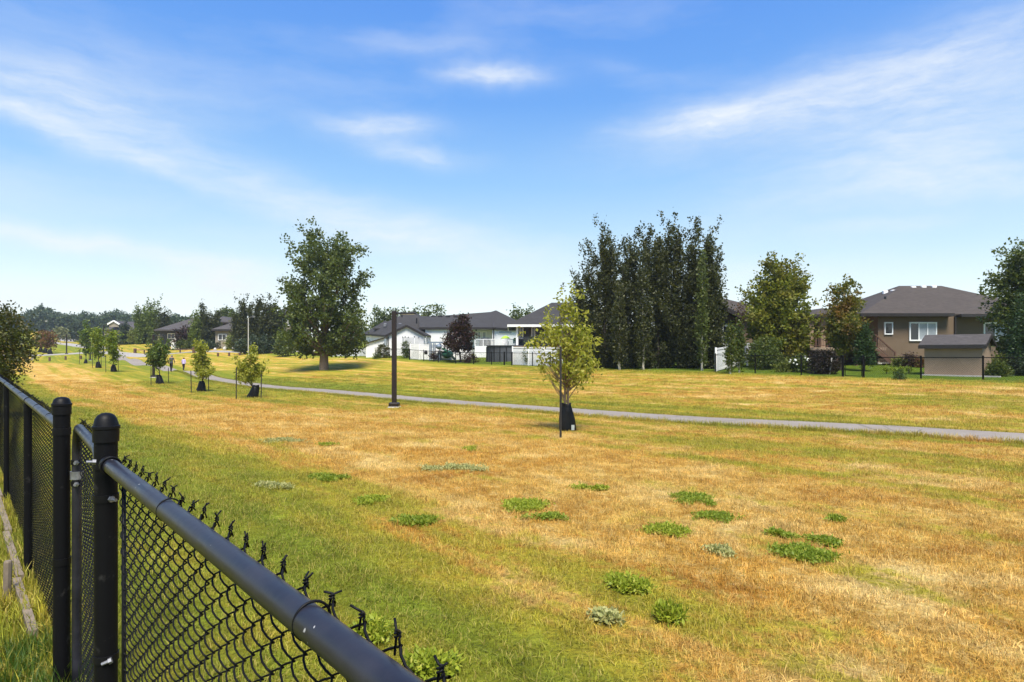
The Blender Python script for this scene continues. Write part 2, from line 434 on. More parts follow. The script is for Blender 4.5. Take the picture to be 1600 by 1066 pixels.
M['weed_tall'] = leaf_mat('tall_grass_leaves', (.028, .080, .012), (.075, .135, .022), (.15, .17, .045), .3)

# ------------------------------------------------------------------ grass colour, shared by the ground and the blades
def grass_group():
    gt = bpy.data.node_groups.new('grass_colour', 'ShaderNodeTree')
    gt.interface.new_socket('Color', in_out='OUTPUT', socket_type='NodeSocketColor')
    gt.interface.new_socket('Green', in_out='OUTPUT', socket_type='NodeSocketFloat')
    t = NT(gt)
    out = t.n('NodeGroupOutput')
    g = t.n('ShaderNodeNewGeometry')
    sp = t.n('ShaderNodeSeparateXYZ', {0: g.outputs['Position']})
    x, y = sp.outputs[0], sp.outputs[1]
    u = t.m('MULTIPLY_ADD', x, -CU, t.m('MULTIPLY', y, SU))
    v = t.m('MULTIPLY_ADD', x, SU, t.m('MULTIPLY', y, CU))
    uvv = t.n('ShaderNodeCombineXYZ', {0: u, 1: v, 2: 0.0}).outputs[0]
    big = t.noise(uvv, .22, 4, .6)                                   # patches metres across
    mow = t.noise(t.n('ShaderNodeCombineXYZ', {0: t.m('MULTIPLY', u, .09), 1: t.m('MULTIPLY', v, .85), 2: 4.0}).outputs[0], 1.0, 5, .62)   # swaths left by the mower
    mid = t.noise(uvv, 1.3, 5, .65)
    fine = t.noise(uvv, 7.0, 5, .7)
    vw = t.m('ADD', v, t.m('MULTIPLY', t.m('SUBTRACT', big, .5), 3.4))
    vw = t.m('ADD', vw, t.rng_map(u, 0.0, 9.0, 1.0, 0.0))
    vw = t.m('ADD', vw, t.m('MULTIPLY', t.m('SUBTRACT', mid, .5), 2.6))
    s = lambda p: (p + 5) / 60.0
    prof = t.ramp(t.m('DIVIDE', t.m('ADD', vw, 5.0), 60.0),
                  [(s(-5), .70), (s(-.6), .66), (s(.2), .78), (s(2.6), .74), (s(3.7), .46), (s(4.7), .20), (s(8.5), .12), (s(10.6), .32), (s(15.5), .44), (s(16.6), .40),
                   (s(17.8), .66), (s(19.8), .62), (s(23), .34), (s(31), .42), (s(35), .30), (s(38.4), .62), (s(40.2), .97), (s(54), 1.0)])
    gr = t.m('ADD', prof, t.m('MULTIPLY', t.m('SUBTRACT', mow, .5), 1.65))
    gr = t.m('ADD', gr, t.m('MULTIPLY', t.m('SUBTRACT', mid, .5), 1.0))
    gr = t.m('ADD', gr, t.m('MULTIPLY', t.m('SUBTRACT', fine, .5), .85))
    band = t.ramp(t.m('DIVIDE', t.m('ADD', vw, 5.0), 60.0), [(s(5.5), 0), (s(9.5), 1), (s(17), 1), (s(24), .35), (s(34), .3), (s(38), 0)])
    gr = t.m('ADD', gr, t.m('MULTIPLY', band, t.rng_map(u, 20, 46, 0, .30)))
    # beyond the far lot line the lawns are watered and even
    lawn = t.rng_map(v, 39.6, 40.6)
    near_only = t.m('MULTIPLY', lawn, t.rng_map(u, 45, 90, 1, 0))
    gr = t.mix(near_only, gr, 1.0)
    pat = t.noise(t.n('ShaderNodeVectorMath', {0: uvv, 1: (17.3, 5.1, 0)}, operation='ADD').outputs[0], .62, 7, .66, .5)
    dry = t.mix(t.rng_map(mid, .3, .7), (.43, .235, .036), (.60, .415, .115))
    dry = t.mix(t.rng_map(big, .36, .62, 0, .8), dry, (.47, .245, .032))
    dry = t.mix(t.rng_map(pat, .50, .66, 0, .75), dry, (.66, .49, .195))
    dry = t.mix(t.rng_map(pat, .34, .47, .85, 0), dry, (.36, .165, .022))
    dry = t.mix(t.rng_map(fine, .30, .46, .55, 0), dry, (.30, .15, .028))
    dry = t.mix(t.rng_map(fine, .50, .72, 0, .75), dry, (.68, .52, .21))
    c = t.n('ShaderNodeValToRGB', {0: gr}); cr = c.color_ramp
    for p, col in ((.30, (0, 0, 0)), (.42, (.36, .36, .36)), (.56, (.60, .60, .60)), (.72, (.86, .86, .86)), (.95, (1, 1, 1))):
        e = cr.elements.new(p); e.color = (*col, 1)
    cr.elements.remove(cr.elements[0]); cr.elements[-1].color = (1, 1, 1, 1)
    k = c.outputs[0]
    olive = t.mix(t.rng_map(fine, .35, .7), (.265, .225, .018), (.39, .315, .035))
    green = t.mix(t.rng_map(fine, .3, .7), (.095, .135, .009), (.215, .235, .020))
    col = t.mix(t.rng_map(k, 0, .5), dry, olive)
    col = t.mix(t.rng_map(k, .5, 1.0), col, green)
    lush = t.mix(t.rng_map(fine, .3, .7), (.060, .098, .007), (.105, .150, .013))
    col = t.mix(near_only, col, lush)
    lum = t.rng_map(t.noise(uvv, 2.6, 9, .78), .32, .68, .72, 1.46)
    col = t.mix(1.0, col, t.n('ShaderNodeCombineXYZ', {0: lum, 1: lum, 2: lum}).outputs[0], 'MULTIPLY')
    t.t.links.new(col, out.inputs[0]); t.t.links.new(k, out.inputs[1])
    return gt
GG = grass_group()
def ground_mat():
    m, t = mat_new('grassy_ground')
    gg = t.n('ShaderNodeGroup', node_tree=GG)
    g = t.n('ShaderNodeNewGeometry')
    n1 = t.noise(g.outputs['Position'], 22, 5, .75)
    n2 = t.noise(g.outputs['Position'], 4.5, 5, .7)
    thatch = t.rng_map(n1, .35, .65, .62, 1.30)
    c = t.mix(1.0, gg.outputs[0], t.n('ShaderNodeCombineXYZ', {0: thatch, 1: thatch, 2: thatch}).outputs[0], 'MULTIPLY')
    b = t.n('ShaderNodeBsdfPrincipled', {'Base Color': c, 'Roughness': .95, 'Specular IOR Level': .1})
    return finish(m, t, b, t.m('ADD', n1, n2), .9, .06)
M['ground'] = ground_mat()
def blade_mat():
    m, t = mat_new('grass_blades')
    gg = t.n('ShaderNodeGroup', node_tree=GG)
    g = t.n('ShaderNodeNewGeometry'); r = g.outputs['Random Per Island']
    oi = t.n('ShaderNodeObjectInfo')
    rr = t.m('FRACT', t.m('ADD', r, oi.outputs['Random']))
    k = t.rng_map(rr, 0, 1, .55, 1.60)
    c = t.mix(1.0, gg.outputs[0], t.n('ShaderNodeCombineXYZ', {0: k, 1: k, 2: k}).outputs[0], 'MULTIPLY')
    c = t.mix(t.rng_map(t.m('FRACT', t.m('MULTIPLY', rr, 9.7)), .72, .8, 0, .5), c, (.62, .45, .13))
    c = t.mix(t.rng_map(t.m('FRACT', t.m('MULTIPLY', rr, 5.3)), .86, .9, 0, .5), c, (.16, .20, .012))
    b = t.n('ShaderNodeBsdfPrincipled', {'Base Color': c, 'Roughness': .6, 'Specular IOR Level': .3})
    tr = t.n('ShaderNodeBsdfTranslucent', {'Color': c})
    mx = t.n('ShaderNodeMixShader', {0: .25, 1: b.outputs[0], 2: tr.outputs[0]})
    out = t.n('ShaderNodeOutputMaterial'); t.t.links.new(mx.outputs[0], out.inputs[0])
    return m
M['blades'] = blade_mat()
def path_mat():
    m, t = mat_new('grey_asphalt')
    g = t.n('ShaderNodeNewGeometry')
    n1 = t.noise(g.outputs['Position'], .8, 5, .65); n2 = t.noise(g.outputs['Position'], 45, 4, .7)
    c = t.mix(t.rng_map(n1, .3, .7), (.215, .182, .148), (.285, .245, .205))
    c = t.mix(t.rng_map(n2, .4, .75, 0, .5), c, (.34, .30, .26))
    crack = t.rng_map(t.n('ShaderNodeTexVoronoi', {'Vector': g.outputs['Position'], 'Scale': .35}, feature='DISTANCE_TO_EDGE').outputs[0], .0, .012, .75, 0)
    c = t.mix(crack, c, (.13, .115, .095))
    b = t.n('ShaderNodeBsdfPrincipled', {'Base Color': c, 'Roughness': .9, 'Specular IOR Level': .3})
    return finish(m, t, b, n2, .4, .01)
M['path'] = path_mat()

# ================================================================== THE SETTING
def build_ground():
    rings = np.concatenate([[0.0], np.geomspace(.35, 1800, 330)])
    ang = np.concatenate([np.linspace(-50, 50, 240, endpoint=False), np.linspace(50, 310, 130, endpoint=False)])
    a = np.radians(ang); na = len(a)
    X = rings[:, None] * np.sin(a)[None]; Y = rings[:, None] * np.cos(a)[None]
    Z = Hn(X, Y)
    v = np.stack([X, Y, Z], -1).reshape(-1, 3)
    i = np.arange(len(rings) - 1)[:, None]; j = np.arange(na)[None]
    q = np.stack([i * na + j, i * na + (j + 1) % na, (i + 1) * na + (j + 1) % na, (i + 1) * na + j], -1).reshape(-1, 4)[:, ::-1]
    me = bpy.data.meshes.new('ground'); me.from_pydata(v.tolist(), [], q.tolist()); me.update()
    me.polygons.foreach_set('use_smooth', [True] * len(me.polygons))
    return link('ground', me, M['ground'], kind='structure')
build_ground()

def catmull(pts, n=14):
    pts = [Vector(p) for p in pts]; out = []
    for i in range(len(pts) - 1):
        p0, p1, p2, p3 = pts[max(i-1,0)], pts[i], pts[i+1], pts[min(i+2,len(pts)-1)]
        for k in range(n):
            t = k / n
            out.append(.5 * ((2*p1) + (p2-p0)*t + (2*p0-5*p1+4*p2-p3)*t*t + (3*p1-p0-3*p2+p3)*t**3))
    out.append(pts[-1]); return out
def ribbon(name, pts, w, lift, mat, thick=.10, n=14, jitter=.05):
    c = catmull([(p[0], p[1], 0) for p in pts], n)
    vs = []; fs = []; m = len(c); cols = 7
    for i, p in enumerate(c):
        t = (c[min(i+1,m-1)] - c[max(i-1,0)]).normalized(); s = Vector((t.y, -t.x, 0))
        wl = w/2 + random.uniform(-jitter, jitter); wr = w/2 + random.uniform(-jitter, jitter)
        for k in range(cols):
            f = k/(cols-1); q = p + s * (-wl + (wl+wr) * f)
            vs.append([q.x, q.y, 0])
    vs = np.array(vs); vs[:, 2] = Hn(vs[:, 0], vs[:, 1])
    row = vs.reshape(m, cols, 3)
    row[:, :, 2] += lift
    low = row[:, [0, cols-1], :].copy(); low[:, :, 2] -= thick
    V = np.concatenate([row.reshape(-1, 3), low.reshape(-1, 3)])
    for i in range(m-1):
        for k in range(cols-1): fs.append((i*cols+k, i*cols+k+1, (i+1)*cols+k+1, (i+1)*cols+k)[::-1])
        o = m*cols
        fs.append((i*cols, (i+1)*cols, o+2*(i+1), o+2*i)[::-1])
        fs.append((i*cols+cols-1, (i+1)*cols+cols-1, o+2*(i+1)+1, o+2*i+1))
    me = bpy.data.meshes.new(name); me.from_pydata(V.tolist(), [], fs); me.update()
    return link(name, me, mat, kind='structure')
path_pts = [xy(-26, 20.5), xy(-12, 19.2), at(1600, 14.6), at(1300, 17.4), at(1000, 20.8), at(700, 29), at(500, 39), at(400, 47), at(325, 59), at(270, 78), at(220, 98), at(191, 120), at(172, 140)]
ribbon('path', path_pts, 1.85, .035, M['path'])
M['path_pale'] = plain('pale_gravel_path', (.33, .30, .265), .95, 0, .12, 1.5, .3)
ribbon('path', [at(-30, 128), at(60, 127), at(110, 128), at(160, 130), at(215, 125), at(300, 116), at(370, 113), at(450, 112), at(560, 118)], 3.2, .05, M['path_pale'])
ribbon('path', [at(172, 139), at(140, 152), at(112, 172), at(92, 195), at(80, 225), at(66, 262)], 3.4, .06, M['path_pale'])
ribbon('road', [at(150, 235), at(122, 246), at(108, 262), at(104, 290)], 7.0, .07, M['path_pale'], jitter=.1)

# ------------------------------------------------------------------ grass blades (nobody could count them)
def tuft_mesh(name, nb, rad, h0, h1, w, lean, seed):
    r = np.random.default_rng(seed); vs = []; fs = []
    for k in range(nb):
        a = r.uniform(0, 2*math.pi); q = rad * math.sqrt(r.random())
        bx, by = q*math.cos(a), q*math.sin(a)
        h = r.uniform(h0, h1); la = r.uniform(0, 2*math.pi); ln = abs(r.normal(0, lean)) * h
        dx, dy = math.cos(la)*ln, math.sin(la)*ln
        sa = la + math.pi/2 + r.normal(0, .5); sx, sy = math.cos(sa)*w/2*r.uniform(.7,1.3), math.sin(sa)*w/2
        hz = h / math.sqrt(1 + (ln/h)**2 * .6)
        b = len(vs)
        vs += [(bx-sx,by-sy,-.012),(bx+sx,by+sy,-.012),(bx+dx*.35+sx*.8,by+dy*.35+sy*.8,hz*.6),(bx+dx*.35-sx*.8,by+dy*.35-sy*.8,hz*.6),(bx+dx,by+dy,hz)]
        fs += [(b,b+1,b+2,b+3),(b+3,b+2,b+4)]
    me = bpy.data.meshes.new(name); me.from_pydata(vs, [], fs); me.update(); return me
def scatter_object(name, protos, mat, P4, kind='stuff'):
    """points (x, y, z, scale) -> instances of the tufts; the turn is random"""
    src = bpy.data.collections.new(name + '_source')
    for i, me in enumerate(protos):
        me.materials.append(mat); o = bpy.data.objects.new(name + '_tuft', me); src.objects.link(o)
    me = bpy.data.meshes.new(name); me.from_pydata(P4[:, :3].tolist(), [], []); me.update()
    at_ = me.attributes.new('sc', 'FLOAT', 'POINT'); at_.data.foreach_set('value', P4[:, 3].astype(np.float32))
    o = link(name, me, None, kind=kind)
    ng = bpy.data.node_groups.new(name + '_nodes', 'GeometryNodeTree')
    ng.interface.new_socket('Geometry', in_out='INPUT', socket_type='NodeSocketGeometry')
    ng.interface.new_socket('Geometry', in_out='OUTPUT', socket_type='NodeSocketGeometry')
    n = ng.nodes; l = ng.links
    gi = n.new('NodeGroupInput'); go = n.new('NodeGroupOutput')
    ci = n.new('GeometryNodeCollectionInfo'); ci.inputs['Collection'].default_value = src
    ci.inputs['Separate Children'].default_value = True; ci.inputs['Reset Children'].default_value = True
    ip = n.new('GeometryNodeInstanceOnPoints'); ip.inputs['Pick Instance'].default_value = True
    rv = n.new('FunctionNodeRandomValue'); rv.data_type = 'FLOAT_VECTOR'
    rv.inputs[0].default_value = (-.12, -.12, 0); rv.inputs[1].default_value = (.12, .12, 6.283)
    na = n.new('GeometryNodeInputNamedAttribute'); na.data_type = 'FLOAT'; na.inputs[0].default_value = 'sc'
    l.new(gi.outputs[0], ip.inputs['Points']); l.new(ci.outputs[0], ip.inputs['Instance'])
    l.new(rv.outputs[0], ip.inputs['Rotation']); l.new(na.outputs[0], ip.inputs['Scale'])
    l.new(ip.outputs[0], go.inputs[0])
    md = o.modifiers.new('scatter', 'NODES'); md.node_group = ng
    return o
def path_mask(x, y):
    c = np.array([(p.x, p.y) for p in catmull([(p[0], p[1], 0) for p in path_pts], 10)])
    keep = np.ones(len(x), bool)
    for i in range(0, len(x), 5000):
        d = np.sqrt((x[i:i+5000, None] - c[None, :, 0])**2 + (y[i:i+5000, None] - c[None, :, 1])**2).min(1)
        keep[i:i+5000] = d > .93 + rng.normal(0, .05, len(d))
    return keep
def scatter_wedge(r0, r1, dens, half=43, back=False):
    area = R(half*2)/2 * (r1*r1 - r0*r0); n = int(area*dens)
    r = np.sqrt(rng.uniform(r0*r0, r1*r1, n)); a = np.radians(rng.uniform(-half, half, n))
    x = r*np.sin(a); y = r*np.cos(a)
    return x, y
def build_grass():
    protos = [tuft_mesh('tuft', 70, .15, .012, .044, .0038, 1.5, 100+i) for i in range(10)]
    pts = []
    for (r0, r1, dens, s0, s1) in ((1.0, 5, 85, .8, 1.25), (5, 11, 62, .85, 1.35), (11, 20, 34, 1.1, 1.7), (20, 34, 13, 1.5, 2.3), (34, 60, 4.2, 2.0, 3.0)):
        x, y = scatter_wedge(r0, r1, dens)
        _, v = uv(x, y)
        ok = (v < 39.5)
        if r1 > 10: ok &= path_mask(x, y)
        x, y = x[ok], y[ok]
        s = rng.uniform(s0, s1, len(x))
        pts.append(np.stack([x, y, Hn(x, y), s], 1))
    scatter_object('grass', protos, M['blades'], np.concatenate(pts))
    # ragged longer grass along both edges of the path and under the black fence
    protos2 = [tuft_mesh('edge_tuft', 40, .12, .05, .13, .0055, .6, 200+i) for i in range(8)]
    pts = []
    c = catmull([(p[0], p[1], 0) for p in path_pts], 60)
    for i in range(60, len(c)-1):
        if c[i].y > 70: break
        t = (c[i+1]-c[i]).normalized(); s = Vector((t.y, -t.x, 0)); L = (c[i+1]-c[i]).length
        for k in range(int(L*18)+1):
            for sd, off in ((-1, .95), (1, .93)):
                q = c[i] + t*random.uniform(0, L) + s*sd*(off + abs(random.gauss(0, .10)))
                pts.append((q.x, q.y, H(q.x, q.y), random.uniform(.6, 1.2) if sd > 0 else random.uniform(.8, 1.6)))
    for k in range(420):
        u = random.uniform(-1, 9); v = .33 + random.gauss(0, .10); x, y = xy(u, v)
        pts.append((x, y, H(x, y), random.uniform(.6, 1.3)))
    scatter_object('edge_grass', protos2, M['blades'], np.array(pts))
    # lush tall weeds by the gate posts
    protos3 = [tuft_mesh('lush_tuft', 42, .09, .08, .24, .008, .55, 300+i) for i in range(6)]
    pts = []
    for k in range(190):
        d = random.uniform(1.75, 3.3); x0 = -.1 - .855*(d-.62)
        x = x0 - abs(random.gauss(0, .16)) + .04; y = d + random.gauss(0, .08)
        pts.append((x, y, H(x, y), random.uniform(.35, .90) * (1.1 if d < 2.8 else .8)))
    scatter_object('lush_grass', protos3, M['weed_tall'], np.array(pts))
build_grass()

# ================================================================== BUILDINGS
def roof_part(parent, faces, mat, thick=.16, name='roof'):
    mb = MB()
    for f in faces: mb.poly(f, thick)
    return mb.build(name, mat, parent)
def roof_shell(parent, verts, faces, mat, name='roof', thick=.18):
    """closed roof: shared corner points, faces wound upward, every outline edge gets a fascia below"""
    mb = MB(); vs = [Vector(v) for v in verts]; n = len(vs)
    edges = {}
    for f in faces:
        for a, b in zip(f, f[1:] + f[:1]): edges[(a, b)] = 1
    lo = [v - Vector((0, 0, thick)) for v in vs]
    fs = [tuple(f) for f in faces] + [tuple(i + n for i in reversed(f)) for f in faces]
    for (a, b) in edges:
        if (b, a) not in edges: fs.append((b, a, a + n, b + n))
    mb.add(vs + lo, fs); return mb.build(name, mat, parent)
def hip_roof(parent, x0, x1, y0, y1, ze, pitch, mat, thick=.18, name='roof'):
    w, dp = x1 - x0, y1 - y0
    h = min(w, dp) / 2; zr = ze + h * pitch
    if w >= dp: r0, r1 = (x0 + h, (y0+y1)/2, zr), (x1 - h, (y0+y1)/2, zr)
    else: r0, r1 = ((x0+x1)/2, y0 + h, zr), ((x0+x1)/2, y1 - h, zr)
    V = [(x0,y0,ze),(x1,y0,ze),(x1,y1,ze),(x0,y1,ze),r0,r1]
    F = [[0,1,5,4],[1,2,5],[2,3,4,5],[3,0,4]] if w >= dp else [[0,1,4],[1,2,5,4],[2,3,5],[3,0,4,5]]
    if abs(w - dp) < .02:
        V = V[:5]; F = [[0,1,4],[1,2,4],[2,3,4],[3,0,4]]
    return roof_shell(parent, V, F, mat, name, thick)
def fascia(parent, x0, x1, y0, y1, ze, mat, h=.24, name='fascia'):
    mb = MB(); e = .03; z0, z1 = ze - h, ze - .004
    mb.box((x0-e, y0-e, z0), (x1+e, y0+.10, z1)); mb.box((x0-e, y0+.102, z0), (x0+.10, y1, z1)); mb.box((x1-.10, y0+.102, z0), (x1+e, y1, z1))
    return mb.build(name, mat, parent)
def window(parent, x0, x1, z0, z1, y, frame_mat, panes=1, depth=.10, fw=.09, name='window', pane_mats=None):
    """frame proud of the wall whose face is at y, facing -Y; panes are sub-parts"""
    mb = MB(); ya, yb = y - depth, y + .02
    mb.box((x0, ya, z0), (x1, yb, z0+fw)); mb.box((x0, ya, z1-fw), (x1, yb, z1))
    mb.box((x0, ya+.003, z0+fw), (x0+fw, yb, z1-fw)); mb.box((x1-fw, ya+.003, z0+fw), (x1, yb, z1-fw))
    W = (x1 - x0 - 2*fw - fw*.8*(panes-1)) / panes
    xs = []
    for k in range(panes):
        a = x0 + fw + k*(W + fw*.8); xs.append((a, a + W))
        if k: mb.box((a - fw*.8, ya+.003, z0+fw), (a, yb, z1-fw))
    w = mb.build(name, frame_mat, parent)
    for k, (a, b) in enumerate(xs):
        g = MB().box((a, ya+.05, z0+fw), (b, ya+.07, z1-fw))
        g.build('pane', (pane_mats[k] if pane_mats else M['glass']), w)
    return w
def walls(parent, x0, x1, y0, y1, z0, z1, mat, name='wall'):
    return MB().box((x0,y0,z0),(x1,y1,z1)).build(name, mat, parent)
def X(px, d): return (px - 800)/FOC*d
def Z(py, d): return EYE - (py - HOR)/FOC*d

# ---- brown stucco house on the right
def brown_house():
    d = 50.0
    t = thing('house', 'brown stucco bungalow with wide dark hip roof and white framed windows', 'house', (0,0,0))
    zg = H(X(1430,d), d) - .4
    x0, x1, xr = X(1365,d), X(1486,d), 43.6
    ze = Z(489.5, 48.7)
    walls(t, x0, x1, d-.6, d+8, zg, ze-.13, M['stucco_brown'])
    walls(t, x1+.002, xr-.6, d+.9, d+11.4, zg, ze-.13, M['stucco_brown'])
    walls(t, X(1290,54), x0-.002, d+3.2, d+11.4, zg, ze-.13, M['stucco_brown'])
    walls(t, x0-.04, x1+.04, d-.64, d+2, zg, Z(566, d), M['concrete'], 'foundation')
    hip_roof(t, 27.7, xr, d-.5+.3, d+11.7+.3, ze+.012, .46, M['shingle_brown'])
    fascia(t, x1+.7, xr, d-.2, d+12, ze+.008, M['dark_trim'])
    # front wing
    A_, B_ = (X(1346,48.7), 48.7, ze), (X(1491,48.7), 48.7, ze)
    ap = P(1404, 451.5, 54.0)
    A2, B2 = (A_[0], 60.5, ze), (B_[0], 60.5, ze)
    roof_shell(t, [A_, B_, B2, A2, ap], [[0,1,4],[1,2,4],[2,3,4],[3,0,4]], M['shingle_brown'])
    fascia(t, A_[0], B_[0], 48.7, 56, ze-.002, M['dark_trim'])
    # low roof over the deck on the left, on two posts
    hip_roof(t, X(1258,51), A_[0]+.4, 50.0, 60.0, ze-.02, .34, M['shingle_brown'])
    fascia(t, X(1258,51), A_[0]+.2, 50.0, 60, ze-.024, M['dark_trim'])
    yw = d - .6
    gl, bl = M['glass'], M['blind']
    window(t, X(1381,yw), X(1394.5,yw), Z(523,yw), Z(503.5,yw), yw, M['white_paint'], 1)
    window(t, X(1420,yw), X(1463,yw), Z(533,yw), Z(503.5,yw), yw, M['white_paint'], 3, .10, .10, pane_mats=[gl, bl, bl])
    yw = d + .9
    window(t, X(1536,yw), X(1572,yw), Z(536,yw), Z(504,yw), yw, M['white_paint'], 2, .10, .10, pane_mats=[gl, bl])
    # dark doorway with pale transom bar in the recess by the deck
    y3 = d + 3.2
    dr = MB().box((X(1342,y3), y3-.06, Z(547,y3)), (X(1361,y3), y3-.005, Z(497,y3))).build('door', M['glass'], t)
    MB().box((X(1342,y3)-.05, y3-.10, Z(508.5,y3)), (X(1361,y3)+.05, y3-.062, Z(506.5,y3))).build('transom', M['white_paint'], dr)
    mb = MB().bar((x1-.14, d-.68, zg+.4), (x1-.14, d-.68, ze-.2), .10, .10); mb.bar((x1-.14, d-.68, ze-.2), (x1+.05, d-1.15, ze-.1), .10, .10)
    mb.build('downspout', M['dark_trim'], t)
    # deck
    zd = Z(543, 49.0)
    dk = MB().box((X(1256,49), 48.2, zd-.22), (x0-.02, 53.15, zd)).build('deck', M['deck_tan'], t)
    for px in (1257, 1270, 1300, 1330):
        xx = X(px, 49); MB().box((xx, 48.35, zg), (xx+.14, 48.49, zd-.222)).build('post', M['wood_brown'], dk)
    for px in (1263, 1283):
        xx = X(px, 50.4); MB().box((xx, 50.4, zd+.002), (xx+.42, 50.8, ze-.2)).build('column', M['stucco_tan'], t)
    rl = MB(); xa, xb = X(1257,48.3), X(1362,48.3)
    rl.bar((xa, 48.3, zd+.95), (xb, 48.3, zd+.95), .09, .07); rl.bar((xa, 48.3, zd+.12), (xb, 48.3, zd+.12), .06, .05)
    for k in range(7):
        xx = xa + (xb-xa)*k/6; rl.bar((xx, 48.3, zd+.003), (xx, 48.3, zd+.92), .09, .09)
    ro = rl.build('railing', M['wood_brown'], t)
    bl_ = MB()
    for k in range(36):
        xx = xa + .08 + (xb-xa-.1)*k/36; bl_.bar((xx, 48.3, zd+.145), (xx, 48.3, zd+.915), .035, .035)
    bl_.build('baluster', M['wood_brown'], ro, kind='stuff')
    # stairs going down to the right, in front of the wall
    n = 9; xs0, xs1 = X(1364,48), X(1393,48); zs1 = H(xs1, 48.4)
    st = thing('stair', 'dark brown wooden stairs with railing leading down from the deck', 'stairs', (0,0,0))
    for k in range(n):
        xa = xs0 + (xs1-xs0)*k/n; za = zd - (zd-zs1)*(k+1)/(n+.0)
        MB().box((xa, 47.75, za-.05+.05), (xa+(xs1-xs0)/n+.06, 48.95, za+.10)).build('tread', M['wood_brown'], st)
    sl = zs1 - zd
    MB().bar((xs0, 47.72, zd-.12), (xs1, 47.72, zs1+.02), .05, .28).build('stringer', M['wood_brown'], st)
    hr = MB().bar((xs0, 47.72, zd+.95), (xs1+.1, 47.72, zs1+.92), .09, .08)
    hr.bar((xs0, 47.72, zd+.18), (xs1+.1, 47.72, zs1+.2), .06, .05); hr.bar((xs1+.1, 47.72, zs1), (xs1+.1, 47.72, zs1+1.0), .11, .11)
    hr.build('handrail', M['wood_brown'], st)
    for k in range(10):
        f = (k+.5)/10; xx = xs0+(xs1+.1-xs0)*f
        MB().bar((xx, 47.72, zd+.2+sl*f), (xx, 47.72, zd+.92+sl*f), .045, .045).build('baluster', M['wood_brown'], st)
    # white roof vents and the black pipe
    for px, py, dd in ((1427,447.5,55.6),(1443,447,55.6),(1459,446.3,55.6),(1383,454,54.5),(1396,453.2,54.6)):
        q = P(px, py, dd); MB().cbox((q.x-.20, q.y-.14, q.z-.30), (q.x+.20, q.y+.14, q.z+.0), .04).build('roof_vent', M['white_paint'], t)
    q = P(1383, 466, 51.7); MB().lathe([(.09,-.35),(.09,.12)], 10, q).build('vent_pipe', M['black_plastic'], t)
    return t
brown_house()

# ---- garden shed, turned like the lot line
def shed():
    rc = ground(1534.5, 589.0)
    rz = math.atan2(-CU, SU) ; rz = -math.atan2(SU, CU)
    t = thing('shed', 'tan stucco garden shed with grey shingle gable roof behind the fence', 'shed', rc, rz)
    # local x runs along the lot line away to the right end (x <= 0 is the shed), local y into the garden
    W, dep = 2.95, 1.9; d = rc.y
    ze = Z(537.5, d) - rc.z; zr = Z(522.0, d+.8) - rc.z
    x0, x1 = -W, 0.0; hw = dep/2
    mb = MB()
    mb.add([(x0,0,-.25),(x1,0,-.25),(x1,dep,-.25),(x0,dep,-.25),(x0,0,ze),(x1,0,ze),(x1,dep,ze),(x0,dep,ze),(x0,hw,zr-.14),(x1,hw,zr-.14)], [(0,1,5,4),(1,2,6,9,5),(2,3,7,6),(3,0,4,8,7)])
    mb.build('wall', M['stucco_tan'], t)
    ov = .24; sl = (zr-ze)/hw; e0 = ze - .02 - ov*sl + .14
    V = [(x0-ov,-ov,e0),(x1+ov,-ov,e0),(x1+ov,hw,zr),(x0-ov,hw,zr),(x1+ov,dep+ov,e0),(x0-ov,dep+ov,e0)]
    roof_shell(t, V, [[0,1,2,3],[3,2,4,5]], M['shingle_purple'], 'roof', .07)
    f = MB(); f.box((x0-ov-.02,-ov-.03,e0-.24), (x1+ov+.02,-ov,e0-.075))
    for xx in (x0-ov-.006, x1+ov+.006):
        f.bar((xx,-ov,e0-.15), (xx,hw,zr-.15), .035, .17); f.bar((xx,dep+ov,e0-.15), (xx,hw,zr-.15), .035, .17)
    f.build('fascia', M['dark_trim'], t)
    MB().box((x0-.08,-.30,-.2), (x1+.9,-.012,.07)).build('kerb', M['concrete'], t)
shed()

# ---- brown gabled house half hidden by the poplars
def gable_house():
    t = thing('house', 'brown house with dark gable overhang and white framed window beside the poplars', 'house')
    d = 57.0; zg = H(X(1150,d), d) - .3
    ze = Z(500, d)
    xa, xb = X(1085,d), X(1164,d)
    apx = X(1106,d); zap = Z(470, d)
    mb = MB(); pts = [(xa,d,zg),(xb-.4,d,zg),(xb-.4,d,ze-.1),(apx,d,zap-.25),(xa,d,Z(486,d))]
    n = len(pts); back = [(p[0], d+10, p[2]) for p in pts]
    mb.add(pts+back, [tuple(range(n))] + [((i+1)%n, i, n+i, n+(i+1)%n) for i in range(n)]); mb.build('wall', M['stucco_brown'], t)
    V = [(xa-.3, d-.9, Z(486,d)), (apx, d-.9, zap), (xb+.25, d-.9, ze), (xb+.25, d+12, ze), (apx, d+12, zap), (xa-.3, d+12, Z(486,d))]
    roof_shell(t, V, [[0,1,4,5],[1,2,3,4]], M['shingle_brown'], 'roof', .2)
    f = MB(); f.bar((apx, d-.93, zap-.17), (xb+.28, d-.93, ze-.17), .05, .36); f.bar((apx, d-.93, zap-.17), (xa-.3, d-.93, Z(486,d)-.17), .05, .36)
    f.box((xa, d-.06, Z(507,d)), (xb-.38, d-.002, Z(501,d))); f.build('fascia', M['dark_trim'], t)
    hip_roof(t, X(1080,d), X(1215,62), 60.5, 76, Z(489,60.5), .40, M['shingle_brown'])
    walls(t, X(1100,62), X(1205,62), 61.4, 75, zg, Z(490.5,60.5), M['stucco_brown'])
    window(t, X(1127.5,d), X(1140,d), Z(540,d), Z(508,d), d, M['white_paint'], 1, .12, .13)
gable_house()

